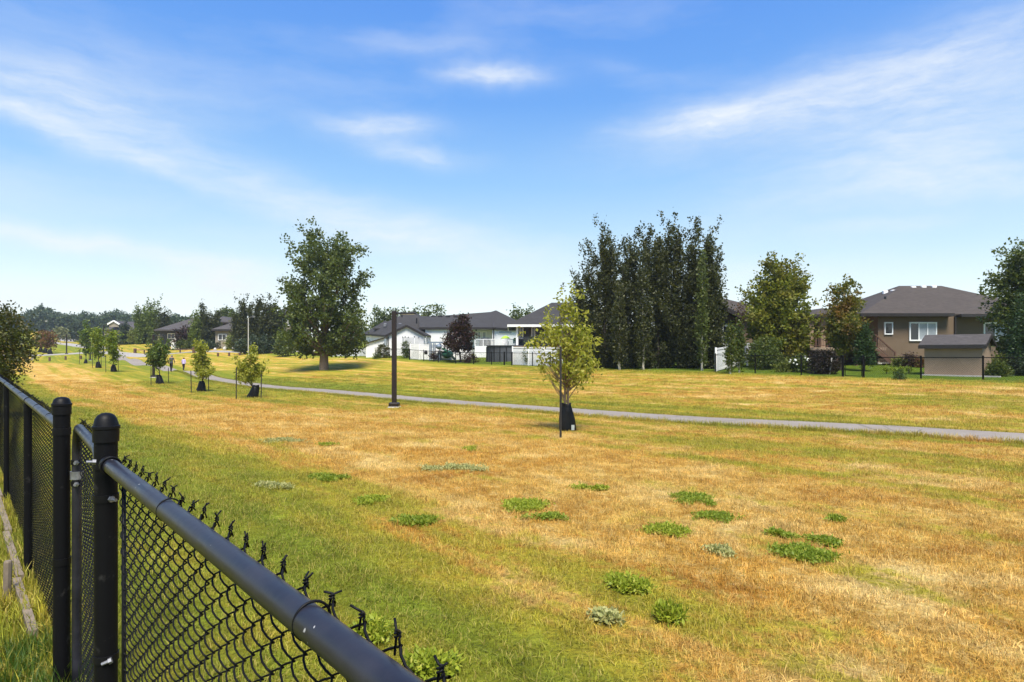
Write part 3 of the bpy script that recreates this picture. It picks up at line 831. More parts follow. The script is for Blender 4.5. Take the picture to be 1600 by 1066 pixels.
# ---- dark grey house with white trim, centre
def grey_house():
    t = thing('house', 'dark grey sided house with hip roof and thin white eaves behind the young tree', 'house')
    d = 69.0; zg = H(X(860,d), d) - .3; ze = Z(507, 68.2)
    xl = X(793,68.2)
    V = [(xl,68.2,ze),(xl+14,68.2,ze),(xl+14,80.5,ze),(xl,80.5,ze), P(862,473,74.2), (xl+9, 74.2, P(862,473,74.2).z)]
    roof_shell(t, V, [[0,1,5,4],[1,2,5],[2,3,4,5],[3,0,4]], M['shingle_grey'])
    fascia(t, xl, xl+14, 68.2, 80.5, ze-.004, M['white_paint'], .26)
    xw = X(810,d+2)
    walls(t, xw, xl+13.4, d+2, 80, zg, ze-.1, M['siding_grey'])
    for px in (808, 876):
        MB().box((X(px,d)-.12, d-.3, zg), (X(px,d)+.12, d-.06, ze-.19)).build('column', M['white_paint'], t)
    y = d + 2
    for px in (811.5, 830):
        window(t, X(px,y), X(px+6.5,y), Z(530,y), Z(511,y), y, M['white_paint'], 1, .1, .12)
    window(t, X(850,y), X(868,y), Z(532,y), Z(513,y), y, M['white_paint'], 2, .1, .12)
    zd = Z(541.5, d-2)
    dk = MB().box((X(803,d-2), d-2.2, zd-.2), (xl+13, d+1.98, zd)).build('deck', M['deck_tan'], t)
    rl = MB(); xa, xb = X(818,d-2.1), X(900,d-2.1)
    rl.bar((xa,d-2.1,zd+1.0),(xb,d-2.1,zd+1.0),.06,.05); rl.bar((xa,d-2.1,zd+.1),(xb,d-2.1,zd+.1),.05,.04)
    for k in range(6):
        xx = xa+(xb-xa)*k/5; rl.bar((xx,d-2.1,zd+.002),(xx,d-2.1,zd+.975),.06,.06)
    r = rl.build('railing', M['black_plastic'], t)
    for k in range(5):
        xx = xa+(xb-xa)*k/5; MB().box((xx+.05,d-2.11,zd+.14),(xx+(xb-xa)/5-.05,d-2.095,zd+.97)).build('glass_panel', M['tint'], r)
def tint_mat():
    m, t = mat_new('tinted_railing_glass')
    b = t.n('ShaderNodeBsdfPrincipled', {'Base Color': (.05, .05, .055), 'Roughness': .1})
    tr = t.n('ShaderNodeBsdfTransparent', {'Color': (.8, .82, .84)})
    mx = t.n('ShaderNodeMixShader', {0: .45, 1: tr.outputs[0], 2: b.outputs[0]})
    out = t.n('ShaderNodeOutputMaterial'); t.t.links.new(mx.outputs[0], out.inputs[0]); return m
M['tint'] = tint_mat()
grey_house()

# ---- long white house with charcoal roofs
def white_house():
    t = thing('house', 'long white house with charcoal hip roofs and a gabled wing', 'house')
    d = 85.65; zg = H(X(700,d), d) - .5
    E0, E1 = P(655,511.5,85.4), P(769.5,511.5,85.4)
    E2 = P(838,515.5,91.0); ap = P(775,485,93.5); R1 = P(738,496,91.4); R0 = P(655,494,91.4)
    B0 = Vector((E0.x, 98, E0.z)); B2 = Vector((E2.x+1, 101, E2.z))
    V = [E0, E1, E2, B2, B0, ap, R1, R0]
    roof_shell(t, V, [[0,1,6,7],[1,5,6],[1,2,5],[2,3,5],[3,4,5],[4,7,6,5],[4,0,7]], M['shingle_grey'])
    ze = E0.z
    f = MB(); f.bar(E0+Vector((0,-.03,-.16)), E1+Vector((0,-.03,-.16)), .06, .28); f.bar(E1+Vector((.05,-.03,-.16)), E2+Vector((0,-.03,-.16)), .06, .28); f.build('fascia', M['dark_trim'], t)
    walls(t, X(664.5,d), X(735,d), d, d+9, zg, ze-.15, M['stucco_white'])
    # inset middle with the terrace door
    walls(t, X(735,d)+.002, X(768,d), d+1.6, d+9, zg, ze-.15, M['stucco_white'])
    # right hand wall of vertical boards, turning away a little
    a, b = P(768.9,511,85.7), P(834,516,91.1)
    mb = MB(); mb.poly([(a.x,a.y,zg),(b.x,b.y,zg),(b.x,b.y,ze-.2),(a.x,a.y,ze-.15)]); mb.poly([(b.x,b.y,zg),(b.x,100,zg),(b.x,100,ze-.2),(b.x,b.y,ze-.2)])
    mb.build('wall', M['siding_white'], t)
    mb = MB().box((X(664.5,d)-2.2, d+1.2, zg), (X(664.5,d)-.002, d+8, ze-.15)); mb.build('wall', M['siding_grey'], t)
    # dark vent slot high on the white wall
    MB().box((X(675,d), d-.05, Z(513.7,d)), (X(685,d), d-.004, Z(512,d))).build('vent', M['black_plastic'], t)
    # door with sidelight, wall lights
    y = d + 1.6
    window(t, X(746,y), X(751.5,y), Z(535,y), Z(517.5,y), y, M['white_paint'], 1, .1, .14, pane_mats=[M['blind']])
    dr = window(t, X(753,y), X(760.5,y), Z(537,y), Z(517.5,y), y, M['white_paint'], 1, .1, .16, 'door', [M['blind']])
    for py in (515.8, 522.3):
        MB().box((X(744,y)-.08,y-.14,Z(py+1.3,y)),(X(744,y)+.10,y-.002,Z(py-1.3,y))).build('wall_lamp', M['black_plastic'], t)
    # porch ceiling bar
    MB().box((X(736,d), d-.2, Z(514.6,d)), (X(767,d), d+1.55, Z(513.4,d))).build('porch_beam', M['white_paint'], t)
    mb = MB().bar((X(771.5,d), d+.0, Z(515,d)), (X(771.5,d), d+.0, zg+.3), .12, .12); mb.bar((X(771.5,d), d, Z(515,d)), (X(776,d), d-.2, Z(512,d)), .12, .12); mb.build('downspout', M['dark_trim'], t)
    # strip window on the boarded wall
    n = (b-a); n.z = 0; n.normalize(); nr = Vector((n.y, -n.x, 0))
    q0, q1 = a + n*1.05, a + n*3.6
    mb = MB(); za, zb = Z(521.5,87), Z(516.8,87)
    mb.bar((q0+nr*.03).to_tuple()[:2]+((za+zb)/2,), (q1+nr*.03).to_tuple()[:2]+((za+zb)/2,), .1, zb-za); w = mb.build('window', M['white_paint'], t)
    mb = MB(); mb.bar((q0+nr*.07+n*.1).to_tuple()[:2]+((za+zb)/2,), (q1+nr*.07-n*.1).to_tuple()[:2]+((za+zb)/2,), .06, (zb-za)*.7); mb.build('pane', M['blind'], w)
    # hip section at the left
    TL = P(638,487.5,95); TR = P(648,487,95)
    V = [P(583,513,89), P(668,513.5,89.5), Vector((P(668,513,89.5).x+1,101,P(668,513,89.5).z)), Vector((P(583,513,89).x,101,P(583,513,89).z)), TL, TR]
    roof_shell(t, V, [[0,1,5,4],[1,2,5],[2,3,4,5],[3,0,4]], M['shingle_grey'])
    walls(t, X(588,90), X(660,90), 90, 100, zg, Z(515,89.2), M['siding_grey'])
    # gabled wing
    dg = 83.0
    a, b, c = P(602.5,524,dg), P(664.8,523.8,dg), P(635.5,508,dg)
    la, lb = P(567,521.5,92), P(601,501.5,93)
    rb = Vector((b.x+1.2, 91, b.z))
    roof_shell(t, [a, b, c, la, lb, rb], [[0,2,4,3],[2,1,5,4]], M['shingle_grey'], 'roof', .1)
    f = MB(); up = Vector((0,-.06,-.10))
    f.bar(a+up, c+up, .06, .28); f.bar(c+up, b+up, .06, .28); f.bar(la+up, a+up, .06, .26); f.build('fascia', M['dark_trim'], t)
    wd = dg + .22; wl, wr = P(604.5,560,wd), P(662,560,wd)
    mb = MB(); mb.poly([(wl.x,wd,zg-.3),(wr.x,wd,zg-.3),(wr.x,wd,Z(524.5,wd)),(X(635.2,wd),wd,Z(510.3,wd)),(wl.x,wd,Z(525,wd))])
    l2 = P(572,560,91.5); mb.poly([(l2.x,l2.y,zg-.3),(wl.x,wd,zg-.3),(wl.x,wd,Z(525,wd)),(l2.x,l2.y,Z(524,91.5))])
    mb.poly([(wr.x,wd,zg-.3),(wr.x+.5,91,zg-.3),(wr.x+.5,91,Z(525,wd)),(wr.x,wd,Z(524.5,wd))])
    mb.build('wall', M['stucco_white'], t)
    mb = MB().bar((wl.x+.2,wd-.08,Z(526,wd)),(wl.x+.2,wd-.08,zg+.3),.1,.1); mb.build('downspout', M['dark_trim'], t)
    # little pipes and vents on the roofs
    for px, py, dd in ((602,506.8,88.0),(625,506.6,88.5)):
        q = P(px,py,dd); MB().cbox((q.x-.2,q.y-.2,q.z-.3),(q.x+.2,q.y+.2,q.z+.12),.05).build('roof_vent', M['zinc'], t)
    for px, py, dd in ((651,499,91),(628,490,93)):
        q = P(px,py,dd); MB().lathe([(.1,-.6),(.1,.15)],8,q).build('vent_pipe', M['black_plastic'], t)
    for px in (677, 688, 700, 712, 724):
        q = P(px,494.2,91.4); MB().cbox((q.x-.3,q.y-.3,q.z-.2),(q.x+.3,q.y+.3,q.z+.07),.05).build('ridge_vent', M['black_plastic'], t)
white_house()

# ---- low white lean-to wing at the far left of the white house
def lean_to():
    t = thing('outbuilding', 'white lean-to with dark sloping top edge left of the gabled wing', 'outbuilding')
    d = 81.5; zg = H(X(585,d), d) - .3
    a, b = X(572,d), X(600.5,d)
    mb = MB(); pts = [(a,d,zg),(b,d,zg),(b,d,Z(529,d)),(a,d,Z(537,d))]; back = [(p[0],d+1.6,p[2]) for p in pts]
    mb.add(pts+back, [(0,1,2,3),(1,5,6,2),(3,2,6,7),(4,0,3,7)]); mb.build('wall', M['stucco_white'], t)
    mb = MB().bar((a-.2,d+.7,Z(537,d)-.0),(b+.1,d+.7,Z(528.6,d)+.06),1.9,.12); mb.build('roof', M['dark_trim'], t)
lean_to()

# ---- houses far away on the left
def far_house(label, d, x0, x1, pye, pyr, wallm, roofm, dep=11, base_drop=4.5, extra=None, gable_trim=False):
    t = thing('house', label, 'house')
    ze = Z(pye, d); xa, xb = X(x0,d), X(x1,d)
    zr = Z(pyr, d+dep/2)
    h = min(xb-xa, dep)/2; pitch = (zr-ze)/h
    hip_roof(t, xa, xb, d, d+dep, ze, pitch, roofm, .3)
    fascia(t, xa, xb, d, d+dep, ze-.006, M['dark_trim'], .35)
    zg = min(H((xa+xb)/2, d), ze-2.4) - .5
    walls(t, xa+.5, xb-.5, d+.6, d+dep-.6, zg, ze-.1, wallm)
    y = d+.6
    for f in (.2, .62):
        xx = xa + (xb-xa)*f; window(t, xx, xx+1.6, ze-2.1, ze-.9, y, M['white_paint'], 2, .1, .1)
    return t
t = far_house('two level house with purple grey roofs seen between columnar tree clusters', 122, 330, 374, 514.5, 505.5, M['stucco_beige'], M['shingle_purple'])
hip_roof(t, X(318,131), X(368,131), 129, 140, Z(503,129), .4, M['shingle_purple'], .3)
walls(t, X(322,131), X(365,131), 129.8, 139, Z(530,129), Z(504,129), M['stucco_beige'])
t = far_house('low dark house with wide purple grey roof left of the weeping hedge', 138, 244, 322, 514.5, 497, M['siding_grey'], M['shingle_purple'], 13)
hip_roof(t, X(262,142), X(292,142), 136.5, 146, Z(515,136.5), .30, M['shingle_purple'], .3)
t = far_house('house far off with white trimmed gable among the distant trees', 225, 158, 217, 515, 502.5, M['stucco_beige'], M['shingle_purple'], 14)
a, b, c = P(168,506.5,223), P(187,506.5,223), P(178,501,223)
roof_shell(t, [a, b, c, a+Vector((0,9,0)), b+Vector((0,9,0)), c+Vector((0,9,0))], [[0,2,5,3],[2,1,4,5]], M['shingle_purple'], 'roof', .3)
mb = MB(); mb.bar(a+Vector((0,-.1,-.1)), c+Vector((0,-.1,-.1)), .2, .5); mb.bar(c+Vector((0,-.1,-.1)), b+Vector((0,-.1,-.1)), .2, .5); mb.build('gable_trim', M['white_paint'], t)
mb = MB(); mb.poly([a+Vector((.4,.2,-1.0)), b+Vector((-.4,.2,-1.0)), b+Vector((-.4,.2,-.3)), c+Vector((0,.2,-.5)), a+Vector((.4,.2,-.3))]); mb.build('gable_wall', M['stucco_beige'], t)
far_house('grey house peeking out left of the big cottonwood', 112, 425, 462, 490, 481, M['stucco_beige'], M['shingle_grey'], 11)

# ================================================================== TREES
def leaves_mesh(name, C, per, sx, sz, L, W, up=.3, out=.6, droop=0.0, axis=None, seed=0, jit=.35, flat=None):
    """C: cluster centres (n,3). Each cluster gets `per` folded leaf faces spread round it."""
    r = np.random.default_rng(seed)
    n = len(C); N = n * per
    idx = np.repeat(np.arange(n), per)
    off = r.normal(0, 1, (N, 3)); off[:, :2] *= sx; off[:, 2] *= sz
    p = C[idx] + off
    d = r.normal(0, 1, (N, 3))
    ax = axis if axis is not None else C.mean(0)[:2]
    o2 = p[:, :2] - ax; o2 /= np.maximum(np.linalg.norm(o2, axis=1, keepdims=True), 1e-6)
    d[:, :2] += o2 * out; d[:, 2] += up - droop
    d /= np.linalg.norm(d, axis=1, keepdims=True)
    s = np.cross(d, r.normal(0, 1, (N, 3)) if flat is None else np.array([[0, 0, 1.0]]) + r.normal(0, flat, (N, 3))); s /= np.maximum(np.linalg.norm(s, axis=1, keepdims=True), 1e-6)
    nn = np.cross(d, s)
    ls = L * r.uniform(1 - jit, 1 + jit, (N, 1)); ws = W * r.uniform(1 - jit, 1 + jit, (N, 1))
    mid = p + d * ls * .5 + nn * ls * .10
    V = np.stack([p, mid + s * ws * .5, p + d * ls, mid - s * ws * .5], 1).reshape(-1, 3)
    F = np.arange(N * 4).reshape(-1, 4)
    me = bpy.data.meshes.new(name)
    me.vertices.add(N * 4); me.vertices.foreach_set('co', V.ravel().astype(np.float32))
    me.loops.add(N * 4); me.loops.foreach_set('vertex_index', F.ravel().astype(np.int32))
    me.polygons.add(N); me.polygons.foreach_set('loop_start', np.arange(0, N * 4, 4, dtype=np.int32))
    try: me.polygons.foreach_set('loop_total', np.full(N, 4, dtype=np.int32))
    except Exception: pass
    me.update(calc_edges=True); me.validate()
    return me
def sample_profile(prof, n, r, shell=.5, rough=.16, zpow=1.0):
    """prof rows: (z, cx, radius) from bottom to top, in local metres; returns n points in that body of revolution"""
    prof = np.array(sorted(prof)); z = prof[:, 0]
    zz = np.linspace(z[0], z[-1], 400); rr = np.interp(zz, z, prof[:, 2]); w = np.maximum(rr, .02) ** zpow
    cdf = np.cumsum(w); cdf /= cdf[-1]
    zs = np.interp(r.random(n), cdf, zz)
    R_ = np.interp(zs, z, prof[:, 2]); cx = np.interp(zs, z, prof[:, 1])
    a = r.uniform(0, 2*math.pi, n); q = r.random(n) ** shell
    lump = 1 + rough * np.sin(a*3 + zs*2.1/max(prof[:, 2].max(), .1)) + rough * np.sin(a*5 - zs*3.3/max(prof[:, 2].max(), .1) + 1.7)
    return np.stack([cx + R_*q*lump*np.cos(a), R_*q*lump*np.sin(a), zs], 1)
def make_tree(name, label, cat, px, d, prof_px, n, per, leaf, mat, bark, tr=.12, group=None, sx=.3, sz=.3, shell=.5, up=.3, out=.6, droop=0., limbs=14,
              seed=None, trunk_top=None, rough=.16, lean=0.0, base_px=None, zpow=1.2, multi=1, boughs=None, bup=.7):
    """prof_px rows (y, left, right) in the photograph at distance d; the crown is a full solid of that outline"""
    seed = seed if seed is not None else int(px*7 + d*13) % 100000
    r = np.random.default_rng(seed); rd = random.Random(seed)
    b = at(base_px if base_px is not None else px, d)
    t = thing(name, label, cat, b, 0, group)
    k = d / FOC
    prof = [(Z(py, d) - b.z, ((l + rr)/2 - 800)*k - b.x, max((rr - l)/2*k*.90, .03)) for (py, l, rr) in prof_px]
    C = sample_profile(prof, n, r, shell, rough, zpow)
    ax = np.array([np.mean([p[1] for p in prof]), 0.0])
    if boughs:
        # clusters gather along boughs that point outward and up, with gaps between them
        Mb, rl, rs = boughs
        B = sample_profile([(z, c, q*.93) for z, c, q in prof], Mb, r, shell*.8, rough, zpow)
        zmid = np.mean([p[0] for p in prof]); dv = np.stack([B[:, 0]-ax[0], B[:, 1], np.zeros(Mb)], 1); dv /= np.maximum(np.linalg.norm(dv, axis=1, keepdims=True), .2)
        dv[:, 2] = bup + r.normal(0, .25, Mb); dv /= np.linalg.norm(dv, axis=1, keepdims=True)
        bi = np.concatenate([np.arange(Mb), r.integers(0, Mb, max(n - Mb, 0))])[:n]
        sz_ = r.uniform(.6, 1.3, Mb)
        C = B[bi] + dv[bi]*(r.normal(-.25, .75, (n, 1))*rl*sz_[bi][:, None]) + r.normal(0, 1, (n, 3))*rs*sz_[bi][:, None]
        C[:, 2] = np.maximum(C[:, 2], min(p[0] for p in prof) + r.random(n)*.25)
    me = leaves_mesh('crown', C, per, sx, sz, leaf[0], leaf[1], up, out, droop, ax, seed)
    link('crown', me, mat, t)
    ps = sorted(prof); zb, zt = ps[0][0], ps[-1][0]
    top = trunk_top if trunk_top is not None else zb + (zt - zb) * .82
    cxf = lambda z: np.interp(z, [p[0] for p in ps], [p[1] for p in ps]) if z > zb else np.interp(z, [0, zb], [0, ps[0][1]])
    mb = MB()
    for q in range(multi):
        sp = (q - (multi-1)/2) * tr * 1.6
        zs = [-.15, .0, top*.12, top*.3, top*.5, top*.75, top]
        pts = [(cxf(max(z, 0)) + lean*z + sp*(1 + z/max(top, .1)) + rd.gauss(0, tr*.25)*(z > .1), rd.gauss(0, tr*.25)*(z > .1) + sp*.3, z) for z in zs]
        mb.tube(pts, [tr*1.35, tr*1.2, tr, tr*.85, tr*.65, tr*.35, tr*.10], 8)
        sel = r.choice(n, min(limbs, n), replace=False)
        for i in sel:
            e = Vector(C[i]); z0 = max(min(e.z - abs(e.x)*.9 - .2*rd.random()*(zt-zb), top*.9), zb*.6)
            z0 = max(z0, .12*top); f = z0/top
            s0 = Vector((cxf(z0) + lean*z0 + sp*(1+f), 0, z0)); md = s0.lerp(e, .5) + Vector((0, 0, -.06*(e - s0).length))
            rb = tr*(1-f)*.42 + .004
            mb.tube([s0, md, e], [rb, rb*.6, rb*.2], 5)
    o = mb.build('trunk', bark, t); smooth_by_angle(o, 60)
    return t

# ---- the big cottonwood
make_tree('cottonwood_tree', 'tall broad cottonwood with a leaning bare trunk standing alone in the park', 'tree', 511, 65,
          [(353,498,520),(362,482,536),(380,466,554),(405,450,563),(425,442,571),(455,438,575),(485,440,576),(515,441,574),(535,440,572),(545,444,566),(550,462,556)],
          860, 27, (.28, .21), M['lf_big'], M['bark'], .42, sx=.26, sz=.26, shell=.45, up=.1, limbs=90, seed=11, base_px=506, rough=.10, zpow=1.5, boughs=(150, 1.0, .42), bup=.9)

# ---- the row of tall poplars
pop = [(911,55,420,14),(927,54,366,16),(945,53.4,352,15),(958,53.6,338,17),(976,52,352,15),(992,52.6,340,17),(1011,51.5,337,17),(1028,51,352,15),(1042,51.5,331,17),(1060,50.6,343,18),(1078,50,362,15),(1093,49.6,333,18),(1107,49.4,342,15),(1116,48.6,388,12)]
words_ = ['first','second','third','fourth','fifth','sixth','seventh','eighth','ninth','tenth','eleventh','twelfth','thirteenth','fourteenth']
for i, (px, d, top, hw) in enumerate(pop):
    sh = (px - 1012) * .012 + random.uniform(-2.5, 2.5); top += 15
    lab = f'{words_[i]} dark columnar poplar from the left in the tall row' if i not in (0, len(pop)-1) else ('leftmost and shortest poplar of the tall dark row' if i == 0 else 'rightmost poplar of the tall dark row next to the white fence')
    make_tree('poplar_tree', lab, 'tree', px, d, [(top,px-2+sh*2,px+3+sh*2),(top+14,px-hw*.40+sh*2,px+hw*.42+sh*2),(top+42,px-hw*.92+sh,px+hw*.92+sh),(top+85,px-hw*1.25,px+hw*1.25),(500,px-hw*1.4,px+hw*1.4),(545,px-hw*1.35,px+hw*1.35),(567,px-hw*1.0,px+hw*1.0),(575,px-hw*.6,px+hw*.6)],
              560, 14, (.19, .13), M['lf_poplar'], M['bark_dark'], .10, 'tall poplars in a dark row', sx=.10, sz=.20, shell=.55, up=.7, out=.3, limbs=22, rough=.22, zpow=.85, boughs=(70, .95, .13), bup=2.6, seed=900+i*17)
# lower lighter columns in front of the row
for (px, d, top, hw, lab) in [(968,50.2,440,13,'shorter poplar in front of the row, fifth column of it'),(1005,49.4,395,13,'leafy front poplar reaching half height, at the middle of the row'),(1097,46.6,388,9,'slim light green poplar with a pale bare trunk in front of the row')]:
    make_tree('poplar_tree', lab, 'tree', px, d, [(top,px-2,px+2),(top+30,px-hw*.5,px+hw*.5),(top+80,px-hw*.9,px+hw*.9),(540,px-hw,px+hw),(560,px-hw*.7,px+hw*.7),(568,px-hw*.3,px+hw*.3)],
              130, 20, (.18, .13), M['lf_poplar_light' if px > 1050 else 'lf_poplar'], M['bark_pale'], .08, 'shorter poplars in front of the row', sx=.12, sz=.3, shell=.5, up=.8, out=.35, limbs=10, rough=.2, zpow=.9)

# ---- trees and shrubs of the right hand gardens
make_tree('garden_tree', 'big bushy yellow green tree left of the brown bungalow', 'tree', 1222, 49, [(396,1215,1222),(410,1206,1231),(428,1194,1242),(452,1180,1256),(480,1172,1264),(510,1168,1262),(540,1170,1256),(562,1180,1248),(574,1196,1236)],
          1150, 24, (.23, .16), M['lf_yellow'], M['bark_dark'], .2, sx=.19, sz=.18, shell=.42, up=.2, limbs=40, rough=.12, seed=5, boughs=(170, .55, .26), bup=1.1)
make_tree('garden_tree', 'medium green tree with brown tinted top in front of the deck', 'tree', 1312, 44.5, [(442,1312,1319),(455,1305,1326),(472,1299,1333),(488,1290,1337),(510,1288,1341),(530,1290,1341),(550,1296,1334),(563,1302,1328)],
          420, 22, (.18, .13), M['lf_ochre'], M['bark_dark'], .10, sx=.15, sz=.14, boughs=(60, .5, .2), bup=1.0, shell=.45, up=.2, limbs=22, rough=.2, seed=8)
make_tree('cedar_tree', 'small dark green cedar cone beside the deck stairs', 'tree', 1350, 43.4, [(505,1349,1351),(518,1344,1356),(535,1339,1362),(555,1336,1366),(567,1338,1364)],
          150, 24, (.16, .09), M['lf_cedar'], M['bark_dark'], .06, sx=.11, sz=.14, shell=.4, up=.7, limbs=4, rough=.1)
make_tree('garden_tree', 'large dark leafy tree at the right edge of the picture', 'tree', 1606, 40, [(384,1590,1622),(400,1570,1640),(425,1556,1652),(455,1552,1660),(490,1560,1660),(520,1566,1660),(545,1560,1655),(572,1566,1645)],
          700, 24, (.20, .14), M['lf_big'], M['bark_dark'], .18, sx=.17, sz=.17, boughs=(110, .6, .24), bup=.6, shell=.42, up=.1, limbs=24, rough=.2, seed=21)
make_tree('spruce_tree', 'blue green spruce in front of the large tree at the right edge', 'tree', 1600, 38.2, [(452,1600,1602),(475,1592,1610),(505,1586,1618),(535,1580,1624),(560,1576,1626),(575,1580,1622)],
          200, 26, (.16, .07), M['lf_cedar'], M['bark_dark'], .09, sx=.16, sz=.14, shell=.4, up=.1, limbs=4, rough=.14)
for (px, d, top, bot, hw, lab) in [(1141,42.2,505,578,7,'slim columnar sapling with pale trunk by the white fence corner'),(1155,43.2,500,574,7,'second columnar sapling, just right of the white fence corner')]:
    make_tree('sapling', lab, 'tree', px, d, [(top,px-1,px+1),(top+20,px-hw*.7,px+hw*.7),(top+45,px-hw,px+hw),(bot-12,px-hw*.7,px+hw*.7),(bot,px-hw*.2,px+hw*.2)],
              80, 18, (.17, .11), M['lf_shrub'], M['bark_pale'], .05, 'columnar saplings', sx=.10, sz=.2, shell=.5, up=.7, limbs=5)
make_tree('red_shrub', 'thin reddish branched shrub in front of the gabled house', 'shrub', 1161, 52, [(462,1158,1164),(475,1152,1168),(490,1150,1170),(505,1150,1168),(520,1153,1166)],
          60, 8, (.15, .09), M['lf_redbrown'], M['lf_redbrown'], .03, sx=.14, sz=.2, limbs=40, up=.8)
def shrub(name, label, px, d, l, r_, top, bot, mat, n=60, per=24, leaf=(.14, .10), cat='shrub', group=None, sx=.12, flat=.5, seed=None, up=.3):
    w = r_ - l; h = bot - top; c = (l + r_)/2
    return make_tree(name, label, cat, px, d, [(top,c-w*.18,c+w*.18),(top+h*.2,c-w*.38,c+w*.38),(top+h*.55,c-w*.5,c+w*.5),(bot-h*.08,c-w*.46,c+w*.46),(bot,c-w*.36,c+w*.36)],
                     n, per, leaf, mat, M['bark_dark'], .03, group, sx=sx, sz=sx*.9, shell=flat, limbs=10, up=up, seed=seed, rough=.12)
shrub('shrub', 'green bush showing over the white fence corner', 1126, 50, 1114, 1140, 527, 575, M['lf_shrub'])
sh_ = shrub('flowering_shrub', 'hydrangea bush with white flower heads behind the wire fence', 1250, 43, 1233, 1268, 556, 585, M['lf_shrub'], 70, 26, seed=3)
for k in range(26):
    a = random.uniform(0, 6.28); e = random.uniform(.1, 1.2); q = Vector((.75*math.cos(a)*math.cos(e), .75*math.sin(a)*math.cos(e), .35+.75*math.sin(e)))
    mb = MB(); rr = random.uniform(.05, .09)
    mb.lathe([(rr*.4,-rr*.7),(rr,-.1*rr),(rr*.85,rr*.5),(rr*.3,rr*.85)], 7, q); mb.build('flower', M['flower_white'], sh_, True)
shrub('shrub', 'low yellow green bush left of the flowering hydrangea', 1222, 43.2, 1211, 1236, 566, 586, M['lf_shrub_light'], 40, 20)
shrub('dark_shrub', 'dark purple brown clipped shrub below the deck', 1286, 41.2, 1262, 1309, 549, 586, M['lf_darkbrown'], 150, 30, (.12, .08), seed=4)
shrub('shrub', 'bushy dark hedge plants under the yellow green tree', 1190, 46.5, 1166, 1228, 528, 574, M['lf_shrub'], 130, 24)
shrub('shrub', 'pale variegated bush right of the shed', 1563, 38.8, 1552, 1580, 556, 584, M['lf_shrub_light'], 50, 22)
shrub('shrub', 'grassy green clump at the shed corner', 1556, 37.4, 1544, 1576, 569, 590, M['lf_shrub'], 60, 24, up=.9)
shrub('shrub', 'dark low shrub under the tree at the right edge', 1594, 38, 1572, 1618, 560, 588, M['lf_spruce'], 80, 24)
shrub('shrub', 'pale leaved plant in the bed by the bungalow wall', 1405, 46.5, 1396, 1416, 558, 571, M['lf_shrub_light'], 30, 18)
shrub('dark_shrub', 'maroon barberry in the bed below the triple window', 1421, 46, 1408, 1436, 553, 573, M['lf_red'], 40, 20)
shrub('shrub', 'low rusty plant beside the shed', 1437, 45.5, 1428, 1448, 560, 573, M['lf_redbrown'], 30, 18)
shrub('sapling', 'tiny green spruce seedling outside the wire fence', 1406, 34.6, 1397, 1414, 577, 597, M['lf_cedar'], 34, 18, (.10, .04), 'tree', seed=2, sx=.07)
for k, (px, dd) in enumerate(((1385, 41), (1396, 41.4), (1408, 40.6), (1420, 41.2))):
    shrub('bedding_plant', ['dark low plant in the lawn, left end of the little row','second low plant of the little row in the lawn','third low plant of the little row in the lawn','low plant at the right end of the little row in the lawn'][k], px, dd, px-5, px+5, 573, 580, M['weed_dark'], 12, 12, (.10,.06), 'plant', 'row of low plants in the lawn', .06)
q = at(1296, 40.6)
t = tag(MB().tube([(q.x,q.y,q.z-.1),(q.x+.14,q.y,q.z+1.05)], .045, 6).build('wooden_stake', M['concrete']), 'pale leaning stake in front of the dark shrub', 'stake')

# ---- centre gardens
make_tree('red_maple', 'dark red leaved tree in front of the white house', 'tree', 719.5, 70.5, [(494,720,726),(505,710,733),(515,700,738),(528,693,742),(538,692,743),(545,698,736),(549,708,728)],
          180, 34, (.22, .16), M['lf_red'], M['bark_dark'], .10, sx=.22, sz=.2, shell=.45, limbs=22, seed=6)
shrub('shrub', 'dark olive bush against the white wall', 597.5, 79, 586, 612, 539, 560, M['lf_crab'], 60, 22, (.16,.1), up=.8)
shrub('shrub', 'low green plant at the foot of the olive bush', 586, 78.5, 581, 596, 552, 561, M['lf_shrub'], 20, 18)
shrub('shrub', 'clipped green hedge bush beside the trampoline', 635.5, 78, 628, 642, 534, 556, M['lf_shrub'], 50, 22)
shrub('dark_shrub', 'dark spreading barberry under the red tree', 733, 69.2, 719, 748, 552, 570, M['lf_red'], 60, 22)
shrub('dark_shrub', 'small dark bush beside the green slide', 678, 72.6, 671, 686, 550, 562, M['lf_red'], 24, 18)
shrub('climbing_plant', 'leafy vine at the right end of the pool fence', 827, 60.2, 820, 836, 528, 574, M['lf_shrub'], 70, 14, (.16,.11), 'plant')
# ---- tree tops behind the white house
for i, (px, d, top, hw) in enumerate([(588,128,484,6),(597,130,487,5),(606,131,486,5),(616,132,481,5),(633,131,482,5),(650,130,478,6),(667,132,480,6),(681,131,478,5),(690,133,482,4),(805,125,482,4),(812,126,485,3),(826,126,483,4)]):
    make_tree('birch_tree', ['thin tree top left of the white house roof, nearest the cottonwood','second thin tree top behind the left roof','third thin tree top behind the left roof','fourth thin tree top, just left of the lamp post','thin tree top just right of the lamp post head','feathery tree top behind the highest left roof','tree top at the right end of the highest left roof','taller feathery tree top over the long low ridge','smallest tree top over the long low ridge','small tree top left of the grey house roof','tiny tree top between the two hip roofs','tree top touching the grey house roof'][i],
              'tree', px, d, [(top,px-1,px+1),(top+6,px-hw*.8,px+hw*.8),(top+16,px-hw,px+hw),(515,px-hw*1.2,px+hw*1.2)], 34, 12, (.5,.34), M['lf_poplar_light'], M['bark_dark'], .14, 'tree tops behind the white house', sx=.4, sz=.5, limbs=6, rough=.3)

